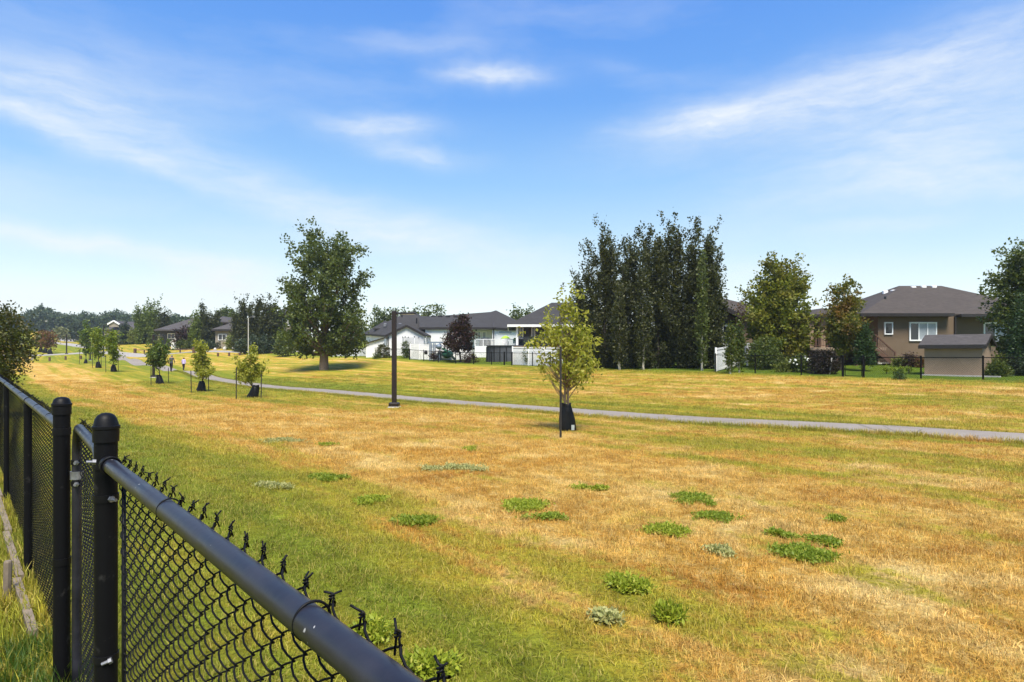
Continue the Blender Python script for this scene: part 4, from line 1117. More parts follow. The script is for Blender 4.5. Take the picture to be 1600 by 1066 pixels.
# ---- left background
cl = [(218,150,481,6,0),(227,152,484,6,0),(236,151,477,6,0),(244,150,473,7,0),(252,149,480,6,1),(260,150,484,6,1)]
for i, (px, d, top, hw, dk) in enumerate(cl):
    make_tree('columnar_aspen', ['leftmost light green aspen column on the far lawn edge','second light green aspen column of the far group','third aspen column of the far group, just left of the tallest','tallest bright green aspen column of the far group','dark aspen column just right of the tallest one','dark aspen column at the right end of the far group'][i], 'tree', px, d,
              [(top,px-1,px+1),(top+10,px-hw*.6,px+hw*.6),(top+25,px-hw,px+hw),(528,px-hw*1.1,px+hw*1.1),(537,px-hw*.7,px+hw*.7)], 190, 12, (.42,.26), M['lf_poplar' if dk else 'lf_aspen'], M['bark_dark'], .16, 'far group of aspen columns', sx=.2, sz=.4, limbs=4, up=.8, boughs=(40, 1.3, .16), bup=3.0)
for i, (px, d, top, hw) in enumerate([(302,128,490,5),(309,127,486,5),(316,128,479,5),(324,126,484,7),(332,127,484,7),(339,127,488,6)]):
    make_tree('columnar_aspen', ['first weeping column from the left in the middle hedge group','second weeping column in the middle hedge group','spiky topmost column of the middle hedge group','broad weeping column right of the spiky one','fifth weeping column of the middle hedge group','rightmost weeping column of the middle hedge group'][i], 'tree', px, d,
              [(top,px-1,px+1),(top+9,px-hw*.5,px+hw*.5),(top+22,px-hw,px+hw),(532,px-hw*1.15,px+hw*1.15),(545,px-hw*.8,px+hw*.8)], 190, 12, (.36,.22), M['lf_aspen' if i in (1, 0) else 'lf_poplar'], M['bark_dark'], .14, 'middle group of weeping columns', sx=.18, sz=.4, limbs=4, up=-.3, boughs=(40, 1.2, .14), bup=3.0)
for i, (px, d, top, hw) in enumerate([(370,113,474,6),(378,112,468,6),(385,112,462,6),(394,111,474,6),(403,111,467,6),(412,110,471,7),(420,110,462,6),(428,110,472,6),(437,111,484,6)]):
    make_tree('poplar_tree', [f'{words_[k]} dark poplar from the left in the group left of the cottonwood' for k in range(9)][i], 'tree', px, d,
              [(top,px-1,px+1),(top+10,px-hw*.5,px+hw*.5),(top+25,px-hw*.9,px+hw*.9),(530,px-hw*1.15,px+hw*1.15),(547,px-hw*.8,px+hw*.8)], 190, 12, (.34,.22), M['lf_poplar'], M['bark_dark'], .13, 'poplar group left of the cottonwood', sx=.16, sz=.34, limbs=10, up=.8, rough=.2, boughs=(40, 1.2, .14), bup=3.0)
shrub('red_shrub', 'round dark red tree in front of the low dark house', 289, 131, 273, 305, 512, 545, M['lf_red'], 90, 22, (.42,.3), 'tree', sx=.35)
make_tree('spruce_tree', 'dark pointed spruce left of the aspen columns', 'tree', 196, 158, [(501,195,197),(510,191,201),(522,188,204),(536,186,206)], 90, 18, (.45,.22), M['lf_spruce'], M['bark_dark'], .15, sx=.3, sz=.3, limbs=4, up=.1)
shrub('shrub', 'yellowish bush between the spruce and the aspen columns', 209, 156, 201, 218, 516, 537, M['lf_shrub_light'], 50, 18, (.42,.3), sx=.35)
shrub('shrub', 'round grey green bush right of the aspen columns', 257, 146, 249, 266, 521, 542, M['lf_grey'], 50, 18, (.4,.28), sx=.3)
shrub('shrub', 'low clipped bush under the dark red tree', 285, 129, 279, 293, 532, 545, M['lf_shrub'], 40, 18, (.35,.25), sx=.25)
shrub('shrub', 'second low clipped bush under the dark red tree', 297, 128, 290, 306, 531, 546, M['lf_shrub'], 40, 18, (.35,.25), sx=.25)
shrub('shrub', 'bright yellow green bush between the two house groups', 362, 119, 354, 370, 524, 547, M['lf_shrub_light'], 50, 18, (.36,.25), sx=.28)
shrub('hedge', 'long dark hedge in front of the far houses', 178, 162, 140, 250, 524, 539, M['lf_shrub'], 180, 18, (.45,.3), 'hedge', sx=.35)
shrub('hedge', 'low dark hedge below the weeping columns', 322, 123, 300, 352, 534, 547, M['lf_spruce'], 110, 18, (.36,.25), 'hedge', sx=.28)
shrub('hedge', 'dark hedge below the poplar group', 402, 108, 366, 442, 528, 550, M['lf_spruce'], 170, 18, (.36,.25), 'hedge', sx=.3)
shrub('shrub', 'leafy bush under the left side of the cottonwood', 441, 98, 428, 462, 520, 552, M['lf_shrub'], 90, 20, (.34,.25), sx=.3)
shrub('shrub', 'silvery willow bush beside the far path', 94, 215, 87, 103, 513, 528, M['lf_grey'], 50, 18, (.6,.4), sx=.5)
shrub('shrub', 'dark green bush next to the silvery willow', 106, 222, 99, 116, 516, 529, M['lf_spruce'], 40, 18, (.6,.4), sx=.5)
make_tree('spruce_tree', 'dark wide spruce at the edge of the far wood', 'tree', 118, 235, [(503,117,120),(512,112,124),(522,108,129),(530,107,130)], 90, 18, (.6,.35), M['lf_spruce'], M['bark_dark'], .2, sx=.4, sz=.4, limbs=4)
for i, (px, d, top, hw) in enumerate([(345,150,484,8),(356,152,481,8),(366,150,486,7)]):
    make_tree('garden_tree', ['left rounded tree behind the two level house','middle rounded tree behind the two level house','right rounded tree behind the two level house'][i], 'tree', px, d, [(top,px-2,px+2),(top+8,px-hw,px+hw),(top+18,px-hw*1.1,px+hw*1.1),(520,px-hw*.8,px+hw*.8)], 50, 18, (.6,.4), M['lf_poplar_light'], M['bark_dark'], .16, 'rounded trees behind the two level house', sx=.4, sz=.4, limbs=4)

# ---- the far wood (reads as one mass) and one mesh of low far growth all the way along the horizon
def far_wood():
    r = np.random.default_rng(5); C = []; per = 16
    tops = [(-60,488),(-20,490),(0,492),(15,493),(25,496),(36,492),(43,484),(48,483),(54,485),(59,481),(64,477),(69,484),(74,479),(80,488),(90,489),(100,490),(110,489),(122,492),(130,487),(137,492),(143,489),(150,494),(158,490),(165,489),(175,486),(185,487),(195,489),(205,490),(215,491),(232,494),(250,495),(262,495),(270,493),(280,496),(300,498),(320,498),(345,500),(380,500),(420,498)]
    tx = [a for a, b in tops]; ty = [b for a, b in tops]
    for row, dd in ((0, 330), (1, 360), (2, 400)):
        for px in np.arange(-60, 430, 2.6):
            p0 = px + r.uniform(-1.5, 1.5); d = dd + r.uniform(-18, 18)
            if p0 > 215: d *= .75
            top = np.interp(p0, tx, ty) + r.uniform(-.2, 7.5) + (2 - row) * 2.5
            zt = Z(top, d); x = X(p0, d); zb = H(x, d) - .5
            if zt < zb + 3: zt = zb + 3
            conif = r.random() < .45; n = 16
            for k in range(n):
                f = r.random(); z = zb + (zt - zb) * f
                rad = d/FOC * (3.2*(1-f)**.8 + .25 if conif else 4.2*math.sqrt(max(1 - (2*f-1)**2, .05)))
                a = r.uniform(0, 6.28); q = math.sqrt(r.random())
                C.append((x + rad*q*math.cos(a), d + rad*q*math.sin(a), z))
    C = np.array(C)
    me = leaves_mesh('far_wood', C, per, .7, .8, 1.3, .8, .2, 0, 0, np.array([0., 0.]), 9)
    link('far_wood', me, M['lf_wood'], kind='stuff')
    # trees of the town beyond the houses: only their tops would show between the roofs
    C = []
    for px in np.arange(560, 1750, 5.0):
        d = 260 + r.uniform(-30, 30); top = 518 + r.uniform(-4, 6)
        zt = Z(top, d); x = X(px, d); zb = H(x, d) - 1
        for k in range(10):
            f = r.random(); a = r.uniform(0, 6.28); rad = d/FOC*7*math.sqrt(max(1-(2*f-1)**2, .1))
            C.append((x + rad*math.cos(a)*r.random(), d + rad*math.sin(a), zb + (zt-zb)*f))
    me = leaves_mesh('town_trees', np.array(C), 14, .9, .9, 1.5, 1.0, .2, 0, 0, np.array([0., 0.]), 10)
    link('town_trees', me, M['lf_wood'], kind='stuff')
far_wood()

# ---- crabapple at the left edge
make_tree('crabapple_tree', 'dark crabapple tree overhanging the fence at the left edge', 'tree', -28, 17.5, [(476,-30,6),(488,-54,17),(502,-84,28),(520,-108,39),(540,-118,47),(558,-112,45),(575,-96,35),(592,-72,18)],
          420, 30, (.085, .055), M['lf_crab'], M['bark_dark'], .07, sx=.13, sz=.12, shell=.42, up=.0, limbs=30, seed=31, rough=.14)

# ================================================================== YOUNG PARK TREES WITH WATERING BAGS AND STAKES
def watering_bag(p, h, w, label, seed, lean=0.0):
    rd = random.Random(seed); n = 18; mb = MB(); rows = [(0,1.0),(.04,1.06),(.2,1.0),(.45,.90),(.7,.78),(.86,.66),(.95,.52),(1.0,.60)]
    vs = []
    ph = rd.uniform(0, 6)
    for f, q in rows:
        for k in range(n):
            a = 2*math.pi*k/n
            rr = w/2*q*(1 + .11*math.sin(3*a + ph + f*5) + .08*math.sin(6*a - f*11 + ph) + rd.uniform(-.05, .05))
            vs.append((rr*math.cos(a) + lean*f*h, rr*math.sin(a)*.85, f*h + (.05*h*math.sin(a*2 + ph) if f > .9 else 0)))
    fs = [(i*n+k, i*n+(k+1)%n, (i+1)*n+(k+1)%n, (i+1)*n+k) for i in range(len(rows)-1) for k in range(n)] + [tuple(range(n-1,-1,-1))]
    fs += [tuple(range((len(rows)-1)*n, len(rows)*n))]
    mb.add(vs, fs)
    t = thing('watering_bag', label, 'watering bag', p, 0, 'watering bags round the young trees')
    mb.build('bag', M['bag'], t, True)
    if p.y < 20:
        hl = MB(); hl.box((w*.22, -w*.43, .05*h), (w*.40, -w*.36, .24*h)); hl.build('highlight', M['bag_highlight'], t)  # painted highlight: pale box where the bag's lower right side is lit
    return t
def stake(p, h, label, lean=0.0, m='bark_dark'):
    t = thing('tree_stake', label, 'stake', p, 0, 'stakes beside the young trees')
    mb = MB(); q = Vector((lean*h, 0, h))
    mb.bar((0,0,-.1), q, .05, .012); mb.bar((0,.006,-.1), q + Vector((0,.006,0)), .012, .05)
    mb.build('shaft', M['steel_dark'], t)
    return t
M['steel_dark'] = plain('dark_painted_steel', (.022, .020, .018), .5, 0, .2, 10)
# nearest tree, right of centre
g = ground(886, 673)
make_tree('young_tree', 'young yellow green tree nearest the camera with a single dark stake', 'tree', 886, g.y,
          [(462,877,881),(472,864,896),(488,846,906),(508,836,918),(528,826,944),(550,820,950),(570,824,948),(588,840,932),(602,860,910)],
          340, 10, (.100, .064), M['lf_young'], M['bark'], .034, 'young trees planted in the park', sx=.045, sz=.075, boughs=(80, .30, .07), bup=1.6, shell=.55, up=-.5, out=.4, limbs=54, seed=41, rough=.15, multi=2, zpow=1.0)
watering_bag(g, .70, .44, 'black watering bag round the nearest young tree', 1, -.02)
g = ground(876, 684); stake(g, 2.15, 'tall dark steel stake beside the nearest young tree', .0)
ny = [(395, 622, [(545,392,397),(553,386,403),(562,373,406),(575,368,412),(588,369,413),(598,378,409)], 'lf_young', 'second young tree from the right, a bright green one with two stakes', (369,625,574),(408,623,585),'second',90),
      (315, 612, [(532,312,317),(542,308,322),(556,303,328),(570,301,333),(582,304,333),(588,308,326)], 'lf_young', 'young green tree just right of the two walkers', (299,614,579),(326,611,585),'third',90),
      (250.5, 600, [(531,246,249),(540,237,256),(552,230,264),(562,229,266),(572,236,260)], 'lf_young_dark', 'darker young tree just left of the two walkers', (236,602.5,574),(263.5,598.6,581),'fourth',90),
      (177.5, 581, [(514,175,178),(526,170,183),(545,168,185),(558,170,184),(566,173,181)], 'lf_young_mid', 'fifth young tree counting from the right of the row', (165.5,582,557),(185,581,559),'fifth',60),
      (153.5, 575, [(514,152,156),(524,146,161),(540,144,163),(553,147,161),(558,150,158)], 'lf_young_mid', 'sixth young tree counting from the right of the row', (144.5,575,551),(158.5,574,551),'sixth',60),
      (134, 568, [(507,133,137),(518,128,141),(535,127,143),(548,129,140),(552,131,138)], 'lf_young_dark', 'seventh and farthest young tree of the row', (124,569,546),(139,567,548),'seventh',60)]
for (px, py, prof, mt, lab, s1, s2, nm, n) in ny:
    g = ground(px, py); d = g.y
    k = d/33.6
    make_tree('young_tree', lab, 'tree', px, d, prof, int(n*2.5), 11, (.12*k**.8, .085*k**.8), M[mt], M['bark_dark'], .035*k**.4, 'young trees planted in the park', sx=.055*k, sz=.06*k, shell=.5, up=-.1, out=.5, limbs=26, rough=.15, zpow=1.0, boughs=(34, .22*k, .07*k), bup=1.0)
    watering_bag(g + Vector((0,0,0)), (.66 if nm != 'fourth' else .68), .54, f'black watering bag round the {nm} young tree from the right', int(px), {-1:0}.get(-1, 0) + (.25 if nm == 'second' else (-.2 if nm == 'fourth' else 0)))
    for si, (sx_, sy_, st_) in enumerate((s1, s2)):
        gg = ground(sx_, sy_); h = (sy_ - st_)/FOC*gg.y
        stake(gg, max(h, 1.2), f'{"left" if si == 0 else "right"} stake of the {nm} young tree from the right', random.uniform(-.03, .03))
# three red-leaved young trees far left, beyond the crossing path
for i, (px, py, l, r_, top) in enumerate([(63.5,549,57,70,519),(70.5,550,64,79,517),(78,552,71,86,520)]):
    d = 138 - i*4
    make_tree('young_tree', ['left of three far red brown young trees','middle of three far red brown young trees','right of three far red brown young trees'][i], 'tree', px, d, [(top,px-2,px+2),(top+8,l+1,r_-1),(top+16,l,r_),(top+24,l+3,r_-3)], 40, 14, (.42,.3), M['lf_redbrown'], M['bark_dark'], .09, 'three red brown young trees', sx=.28, sz=.3, limbs=8)
    b = at(px, d - .6); watering_bag(b, .95, .9, ['watering bag of the left red brown tree','watering bag of the middle red brown tree','watering bag of the right red brown tree'][i], 50+i)

# ================================================================== LAMP POSTS
def lamp_post(px, py, top, label, arm=1):
    g = ground(px, py)
    h = (py - top)/FOC*g.y
    t = thing('lamp_post', label, 'lamp post', g, 0, 'brown lamp posts along the park path')
    MB().cbox((-.235,-.235,-.25),(.235,.235,.05),.03).build('footing', M['concrete'], t)
    MB().cbox((-.20,-.20,.052),(.20,.20,.21),.03).build('base_cover', M['brown_metal'], t)
    MB().cbox((-.092,-.092,.212),(.092,.092,h),.02).build('pole', M['brown_metal'], t)
    MB().cbox((.094,-.08,h-.13),(.90,.08,h-.06),.02).build('lamp_head', M['black_plastic'], t)
    MB().box((.30,-.06,h-.142),(.82,.06,h-.132)).build('lens', M['white_paint'], t)
    return t
lamp_post(616, 637, 486, 'square brown lamp post with side arm nearest the camera')
lamp_post(240, 590, 523, 'lamp post half hidden by the darker young tree')
lamp_post(141, 563, 510, 'lamp post beside the farthest young tree of the row')
lamp_post(161.8, 557.7, 508, 'lamp post behind the sixth young tree')
lamp_post(181.8, 556.5, 511, 'lamp post behind the fifth young tree')
lamp_post(104, 553.6, 522, 'farthest lamp post, left, beside the crossing path')
def street_pole(px, d, top, label):
    g = at(px, d); h = Z(top, d) - g.z
    t = thing('street_light', label, 'street light', g)
    MB().lathe([(.12,-.2),(.12,.5),(.08,.6),(.06,h)], 10).build('pole', M['stone'], t)
    MB().tube([(0,0,h-.1),(.25,0,h+.12),(.8,0,h+.2)], .03, 6).build('arm', M['net_grey'], t)
    MB().cbox((.75,-.10,h+.14),(1.15,.10,h+.22),.03).build('lamp_head', M['net_grey'], t)
street_pole(388, 104, 497, 'pale grey street light in front of the poplar group')
def power_pole():
    g = at(77.5, 318); h = Z(499, 318) - g.z
    t = thing('utility_pole', 'pale utility pole with crossarm in front of the far wood', 'utility pole', g)
    MB().lathe([(.3,-.5),(.2,h)], 8).build('pole', M['stone'], t)
    MB().box((-2.2,-.12,h-1.1),(2.2,.12,h-.75)).build('crossarm', M['stone'], t)
power_pole()

# ================================================================== BOLLARDS, LOW RAILS, STONES
def bollard(px, py, h_px, w, label, cat='bollard', name='bollard'):
    g = ground(px, py); h = h_px/FOC*g.y
    t = thing(name, label, cat, g, 0, 'dark wooden bollards along the crossing path')
    MB().cbox((-w/2,-w/2,-.2),(w/2,w/2,h*.86),.03).build('post', M['wood_brown'], t)
    MB().cbox((-w/2-.02,-w/2-.02,h*.86+.002),(w/2+.02,w/2+.02,h),.04).build('cap', M['wood_brown'], t)
for px, py, hp, lab in [(77.5,564.5,6.5,'bollard at the left end of the crossing path'),(102.5,562.5,6,'second bollard from the left, below the farthest lamp post'),(126.5,561.5,6,'third bollard from the left by the row of young trees'),(149.5,560.5,5.5,'fourth bollard from the left behind the young trees'),
                        (340.5,557,5.5,'bollard at the left of three beyond the walkers'),(358,556.5,5.5,'middle bollard of three beyond the walkers'),(374.5,555.5,4.5,'right bollard of three beyond the walkers'),(424,552.5,3.5,'bollard nearest the cottonwood on the crossing path')]:
    bollard(px, py, hp, .26, lab)
def low_rail(x0, x1, py0, py1, label, posts, thick=None):
    g0, g1 = ground(x0, py0), ground(x1, py1)
    t = thing('low_rail_fence', label, 'rail fence', g0)
    d = g1 - g0
    for i, f in enumerate(posts):
        p = d*f; z = H(g0.x+p.x, g0.y+p.y) - g0.z
        w = .42 if (thick and i in thick) else .2
        MB().cbox((p.x-w/2,p.y-w/2,z-.2),(p.x+w/2,p.y+w/2,z+(.95 if w > .3 else .75)),.03).build('post', M['wood_brown'], t)
    MB().bar((0,-.16,.66),(d.x,d.y-.16,d.z+.66),.14,.16).build('rail', M['wood_brown'], t)
low_rail(211, 240, 552, 552.5, 'low brown rail with a thick end post left of the walkers', (0, .5, 1), (0,))
low_rail(262, 303, 552, 551.5, 'low brown rail with a thick end post right of the walkers', (0, .5, 1), (2,))
for i, (px, py, w) in enumerate([(336,548.5,.8),(351,547.5,1.1),(365,547.0,1.0),(379,546.2,.9)]):
    g = at(px, 118); mb = MB()
    mb.lathe([(w*.5,-.2),(w*.62,.2),(w*.5,.8*w),(w*.2,1.15*w)], 9)
    o = mb.build('boulder', M['stone'], None, True); o.location = g; o.rotation_euler = (.1, .15, i*1.3); o.scale = (.6, .5, .5)
    tag(o, ['first pale boulder from the left along the hedge foot','second pale boulder along the hedge foot','third pale boulder along the hedge foot','pale boulder nearest the street light'][i], 'boulder', 'pale boulders along the hedge')
def playhouse():
    d = 133; a, b = X(268,d), X(281,d); g = at(274, d)
    t = thing('garden_shed', 'small white garden shed below the dark red tree', 'shed', g)
    w = (b-a)/2; h = Z(532,d) - g.z
    mb = MB(); mb.add([(-w,0,-.5),(w,0,-.5),(w,0,h*.8),(0,0,h*1.15),(-w,0,h*.8),(-w,2,-.5),(w,2,-.5),(w,2,h*.8),(0,2,h*1.15),(-w,2,h*.8)], [(0,1,2,3,4),(1,6,7,2),(5,0,4,9),(6,5,9,8,7)])
    mb.build('wall', M['white_paint'], t)
    roof_shell(t, [(-w-.2,-.2,h*.78),(0,-.2,h*1.22),(w+.2,-.2,h*.78),(w+.2,2.2,h*.78),(0,2.2,h*1.22),(-w-.2,2.2,h*.78)], [[0,1,4,5],[1,2,3,4]], M['stone'], 'roof', .1)
    MB().box((-.35,-.05,-.3),(.25,-.003,h*.62)).build('door', M['blind'], t)
playhouse()
t = tag(MB().cbox((0,0,-.2),(11.5,3,1.5),.1).build('awning', M['concrete']), 'pale flat roofed shelter beside the far road', 'shelter'); t.location = at(114.5, 268) + Vector((0,0,.2))

# ================================================================== FAR GARDEN FENCES
def wire_fence(name, label, pts, h=1.2, posts_extra=()):
    """thin chain link fence: pts along the lot line, a post at each"""
    g0 = Vector((pts[0].x, pts[0].y, pts[0].z)); t = thing(name, label, 'fence', g0)
    L = [p - g0 for p in pts]
    for i, p in enumerate(L):
        r = .045 if i not in posts_extra else .07
        mb = MB().lathe([(r,-.2),(r,h+.02),(r*1.25,h+.03),(r*.6,h+.09)], 8, p); mb.build('post', M['wire_black'], t)
    rb = MB(); rb.tube([p + Vector((0,0,h-.02)) for p in L], .026, 6); rb.build('top_rail', M['wire_black'], t)
    fb = MB()
    for a, b in zip(L[:-1], L[1:]):
        s = (b-a); n = max(int(s.length/.11), 2); k = 1.1/s.length
        for i in range(n):
            f = i/n
            for sg in (1, -1):
                f2 = f + sg*k
                ff, gg = f, f2; z0, z1 = .03, h-.04
                if f2 > 1: z1 = z0 + (z1-z0)*(1-f)/k; gg = 1
                if f2 < 0: z1 = z0 + (z1-z0)*f/k; gg = 0
                if abs(gg-ff) < 1e-3: continue
                fb.tube([a + s*ff + Vector((0,0,z0)), a + s*gg + Vector((0,0,z1))], .0035, 3, False)
    fb.build('mesh', M['wire_black'], t, kind='stuff')
    return t
def lot_pt(px, back=0.0):
    d = dlot(px) + back; return at(px, d)
wire_fence('chain_link_fence', 'black chain link fence round the lawn of the brown bungalow', [lot_pt(p) for p in (1118,1180,1252,1317)], posts_extra=(3,))
wire_fence('chain_link_fence', 'black chain link fence in front of the tan shed', [lot_pt(p) for p in (1349,1439,1536,1640,1760)], posts_extra=(0,))
def far_gate():
    a, b = lot_pt(1320.5), lot_pt(1346); g = a
    t = thing('garden_gate', 'black chain link gate in the bungalow fence', 'gate', g); v = b - a
    mb = MB(); h = 1.12
    mb.tube([(0,0,.08),(0,0,h),(v.x,v.y,v.z+h),(v.x,v.y,v.z+.08),(0,0,.08)], .024, 6); mb.build('gate_frame', M['wire_black'], t)
    mb = MB()
    for k in range(9):
        f = k/9
        mb.tube([(v.x*f,v.y*f,.08),(v.x*min(f+.9,1),v.y*min(f+.9,1),.08+1.0*min(1,(1-f)/.9))], .0035, 3, False)
        mb.tube([(v.x*f,v.y*f,h),(v.x*min(f+.9,1),v.y*min(f+.9,1),h-1.0*min(1,(1-f)/.9))], .0035, 3, False)
    mb.build('mesh', M['wire_black'], t, kind='stuff')
far_gate()
wire_fence('chain_link_fence', 'black chain link fence along the gardens of the white house', [lot_pt(p) for p in (555,580,609,640,662,685,712,740,768,788,800,832,860,885)], posts_extra=(3, 9, 10))
def vinyl_fence(label, pts, h, name='white_fence'):
    """white privacy fence: post, panel (boards), top and bottom rail, between the points"""
    g0 = pts[0]; t = thing(name, label, 'fence', g0)
    for i, p in enumerate(pts):
        q = p - g0; MB().cbox((q.x-.065,q.y-.065,q.z-.3),(q.x+.065,q.y+.065,q.z+h+.06),.02).build('post', M['white_vinyl'], t)
    for a, b in zip(pts[:-1], pts[1:]):
        a = a - g0; b = b - g0; s = b - a; L = s.length; e = s.normalized()*.07
        MB().bar(a+e+Vector((0,0,h-.06)), b-e+Vector((0,0,h-.06)), .06, .13).build('rail', M['white_vinyl'], t)
        MB().bar(a+e+Vector((0,0,h-.36)), b-e+Vector((0,0,h-.36)), .05, .05).build('rail', M['white_vinyl'], t)
        MB().bar(a+e+Vector((0,0,.10)), b-e+Vector((0,0,.10)), .06, .14).build('rail', M['white_vinyl'], t)
        n = max(int(L/.30), 1)
        for k in range(n):
            f0, f1 = .07/L + (1-.14/L)*k/n, .07/L + (1-.14/L)*(k+1)/n
            p, q = a + s*f0, a + s*f1; c = (q-p).normalized()*.004
            MB().bar(p+c+Vector((0,0,(h-.2)/2+.08)), q-c+Vector((0,0,(h-.2)/2+.08)), .028, h-.31).build('board', M['white_vinyl'], t)
    return t
vinyl_fence('white vinyl fence behind the wire fence left of the play set', [lot_pt(p, q) for p, q in ((641,.8),(655,1.5),(672,2.7),(690,4.2),(712,6.4),(736,9.0))], 1.78)
vinyl_fence('white vinyl fence right of the grey pool', [lot_pt(p, .5) for p in (801,826,850,878)], 1.72)
vinyl_fence('white vinyl fence at the far left below the cottonwood', [lot_pt(p, 1.2) for p in (520,540,560,580)], 1.1)
c0 = lot_pt(1118.5, .4); vinyl_fence('white vinyl fence running away beside the poplars', [c0, c0 + Vector((1.8,2.9,.15)), c0 + Vector((3.6,5.8,.32)), c0 + Vector((5.4,8.7,.45)), c0 + Vector((7.2,11.6,.55))], 1.62)
def white_wall(label, px0, px1, d, top, bot):
    a, b = X(px0,d), X(px1,d); g = at((px0+px1)/2, d); t = thing('deck_skirt', label, 'deck', g)
    MB().box((a-g.x,0,-.4),(b-g.x,.12,Z(top,d)-g.z)).build('panel', M['white_vinyl'], t)
    z = Z(top,d) - g.z
    MB().box((a-g.x,.122,z-.2),(b-g.x,3.6,z-.02)).build('floor', M['deck_tan'], t)
    r = MB(); r.bar((a-g.x,.06,z+.85),(b-g.x,.06,z+.85),.08,.07)
    for k in range(6):
        xx = a-g.x+(b-a)*k/5; r.bar((xx,.06,z+.002),(xx,.06,z+.81),.09,.09)
    ro = r.build('railing', M['white_vinyl'], t)
    bl = MB()
    for k in range(34):
        xx = a-g.x+(b-a)*(k+.5)/34; bl.bar((xx,.06,z+.002),(xx,.06,z+.81),.04,.04)
    bl.build('baluster', M['white_vinyl'], ro, kind='stuff')
    return z
white_wall('raised white deck with railing behind the pool', 742, 806, 79, 541, 556)

# ================================================================== GARDEN THINGS
def pool():
    g = at(797, 70.6); t = thing('swimming_pool', 'round above ground pool with dark grey wall panels', 'pool', g)
    Rr, h, n = 2.55, Z(542, 68.2) - g.z, 22
    for k in range(n):
        a0, a1 = 2*math.pi*k/n, 2*math.pi*(k+1)/n
        p, q = Vector((Rr*math.cos(a0),Rr*math.sin(a0),0)), Vector((Rr*math.cos(a1),Rr*math.sin(a1),0)); e = (q-p).normalized()*.02
        MB().bar(p+e+Vector((0,0,h/2-.05)), q-e+Vector((0,0,h/2-.05)), .05, h+.3).build('panel', M['pool_grey'], t)
        MB().bar(p*1.015+Vector((0,0,-.2)), p*1.015+Vector((0,0,h)), .12, .08).build('upright', M['black_plastic'], t)
    mb = MB().lathe([(Rr-.12,h+.10),(Rr+.16,h+.10),(Rr+.16,h+.17),(Rr-.12,h+.17)], 22, (0,0,0), False); mb.build('rim', M['pool_grey'], t)
    MB().lathe([(0.02,h-.12),(Rr-.1,h-.12)], 22, (0,0,0), False).build('water', M['tint'], t)
pool()
def trampoline():
    g = at(651, 80.5); t = thing('trampoline', 'round trampoline with grey safety net beside the gabled wing', 'trampoline', g)
    Rr, hb, ht = 1.75, .85, Z(527.5, 80.5) - g.z; n = 8
    ring = [(Rr*math.cos(2*math.pi*k/24), Rr*math.sin(2*math.pi*k/24), hb) for k in range(25)]
    MB().tube(ring, .04, 6, False).build('frame_ring', M['zinc'], t)
    MB().lathe([(.02,hb+.01),(Rr-.3,hb+.01)], 24, (0,0,0), False).build('mat', M['black_plastic'], t)
    MB().lathe([(Rr-.3,hb+.03),(Rr+.02,hb+.05),(Rr+.04,hb+.02)], 24, (0,0,0), False).build('pad', M['frame_blue'], t)
    for k in range(n):
        a = 2*math.pi*k/n; x, y = Rr*math.cos(a), Rr*math.sin(a)
        p = MB().tube([(x,y,-.05),(x*1.02,y*1.02,hb),(x*1.10,y*1.10,(hb+ht)/2),(x,y,ht)], .03, 6).build('pole', M['white_paint'], t)
        MB().lathe([(.06,ht-.05),(.06,ht+.12)], 8, (x,y,0)).build('pole_cap', M['black_plastic'], p)
    nb = MB()
    for k in range(72):
        a = 2*math.pi*k/72; nb.tube([(Rr*math.cos(a),Rr*math.sin(a),hb),(Rr*math.cos(a),Rr*math.sin(a),ht)], .007, 3, False)
    for j in range(16):
        z = hb + (ht-hb)*(j+1)/16; nb.tube([(Rr*math.cos(2*math.pi*k/24),Rr*math.sin(2*math.pi*k/24),z) for k in range(25)], .007, 3, False)
    nb.build('net', M['net_grey'], t, kind='stuff')
trampoline()
def play_set():
    g = at(676, 72.8); t = thing('play_set', 'blue grey climbing frame with ladder and green slide', 'play set', g)
    k = 72.8/FOC; up = lambda py: Z(py, 72.8) - g.z
    x = lambda px: X(px, 72.8) - g.x
    for px in (671.5, 677.5, 686.5):
        for yy in (0, 1.4):
            MB().bar((x(px),yy,-.2),(x(px),yy,up(535.5)),.10,.10).build('post', M['frame_blue'], t)
    mb = MB().bar((x(669),0,up(535)),(x(690),0,up(535)),.12,.14); mb.bar((x(669),1.4,up(535)),(x(690),1.4,up(535)),.12,.14); mb.build('top_beam', M['frame_blue'], t)
    for j in range(5):
        z = .25 + j*.33; MB().bar((x(672),0,z),(x(677),0,z),.05,.05).build('rung', M['frame_blue'], t)
    pts0 = [Vector((x(690),.3,up(546))), Vector((x(697),.3,up(549))), Vector((x(704),.2,up(556))), Vector((x(711),.1,up(563)))]
    mb = MB()
    for a, b in zip(pts0[:-1], pts0[1:]):
        mb.bar(a, b, .5, .06); mb.bar(a+Vector((0,-.25,.1)), b+Vector((0,-.25,.1)), .05, .2); mb.bar(a+Vector((0,.25,.1)), b+Vector((0,.25,.1)), .05, .2)
    mb.build('slide', M['slide_green'], t)
    mb = MB(); mb.lathe([(.10,up(560)),(.62,up(557)),(.72,up(553)),(.55,up(549)),(.1,up(547))], 14, (x(698),.8,0)); mb.build('tunnel', M['slide_green'], t, True)
    MB().box((x(679),.0,up(549)),(x(690),1.4,up(548))).build('platform', M['wood_brown'], t)
    mb = MB().lathe([(.12,up(546)),(.34,up(543.5)),(.34,up(540)),(.12,up(538))], 10, (x(686),-.25,0)); mb.build('steering_wheel', M['frame_blue'], t, True)
play_set()
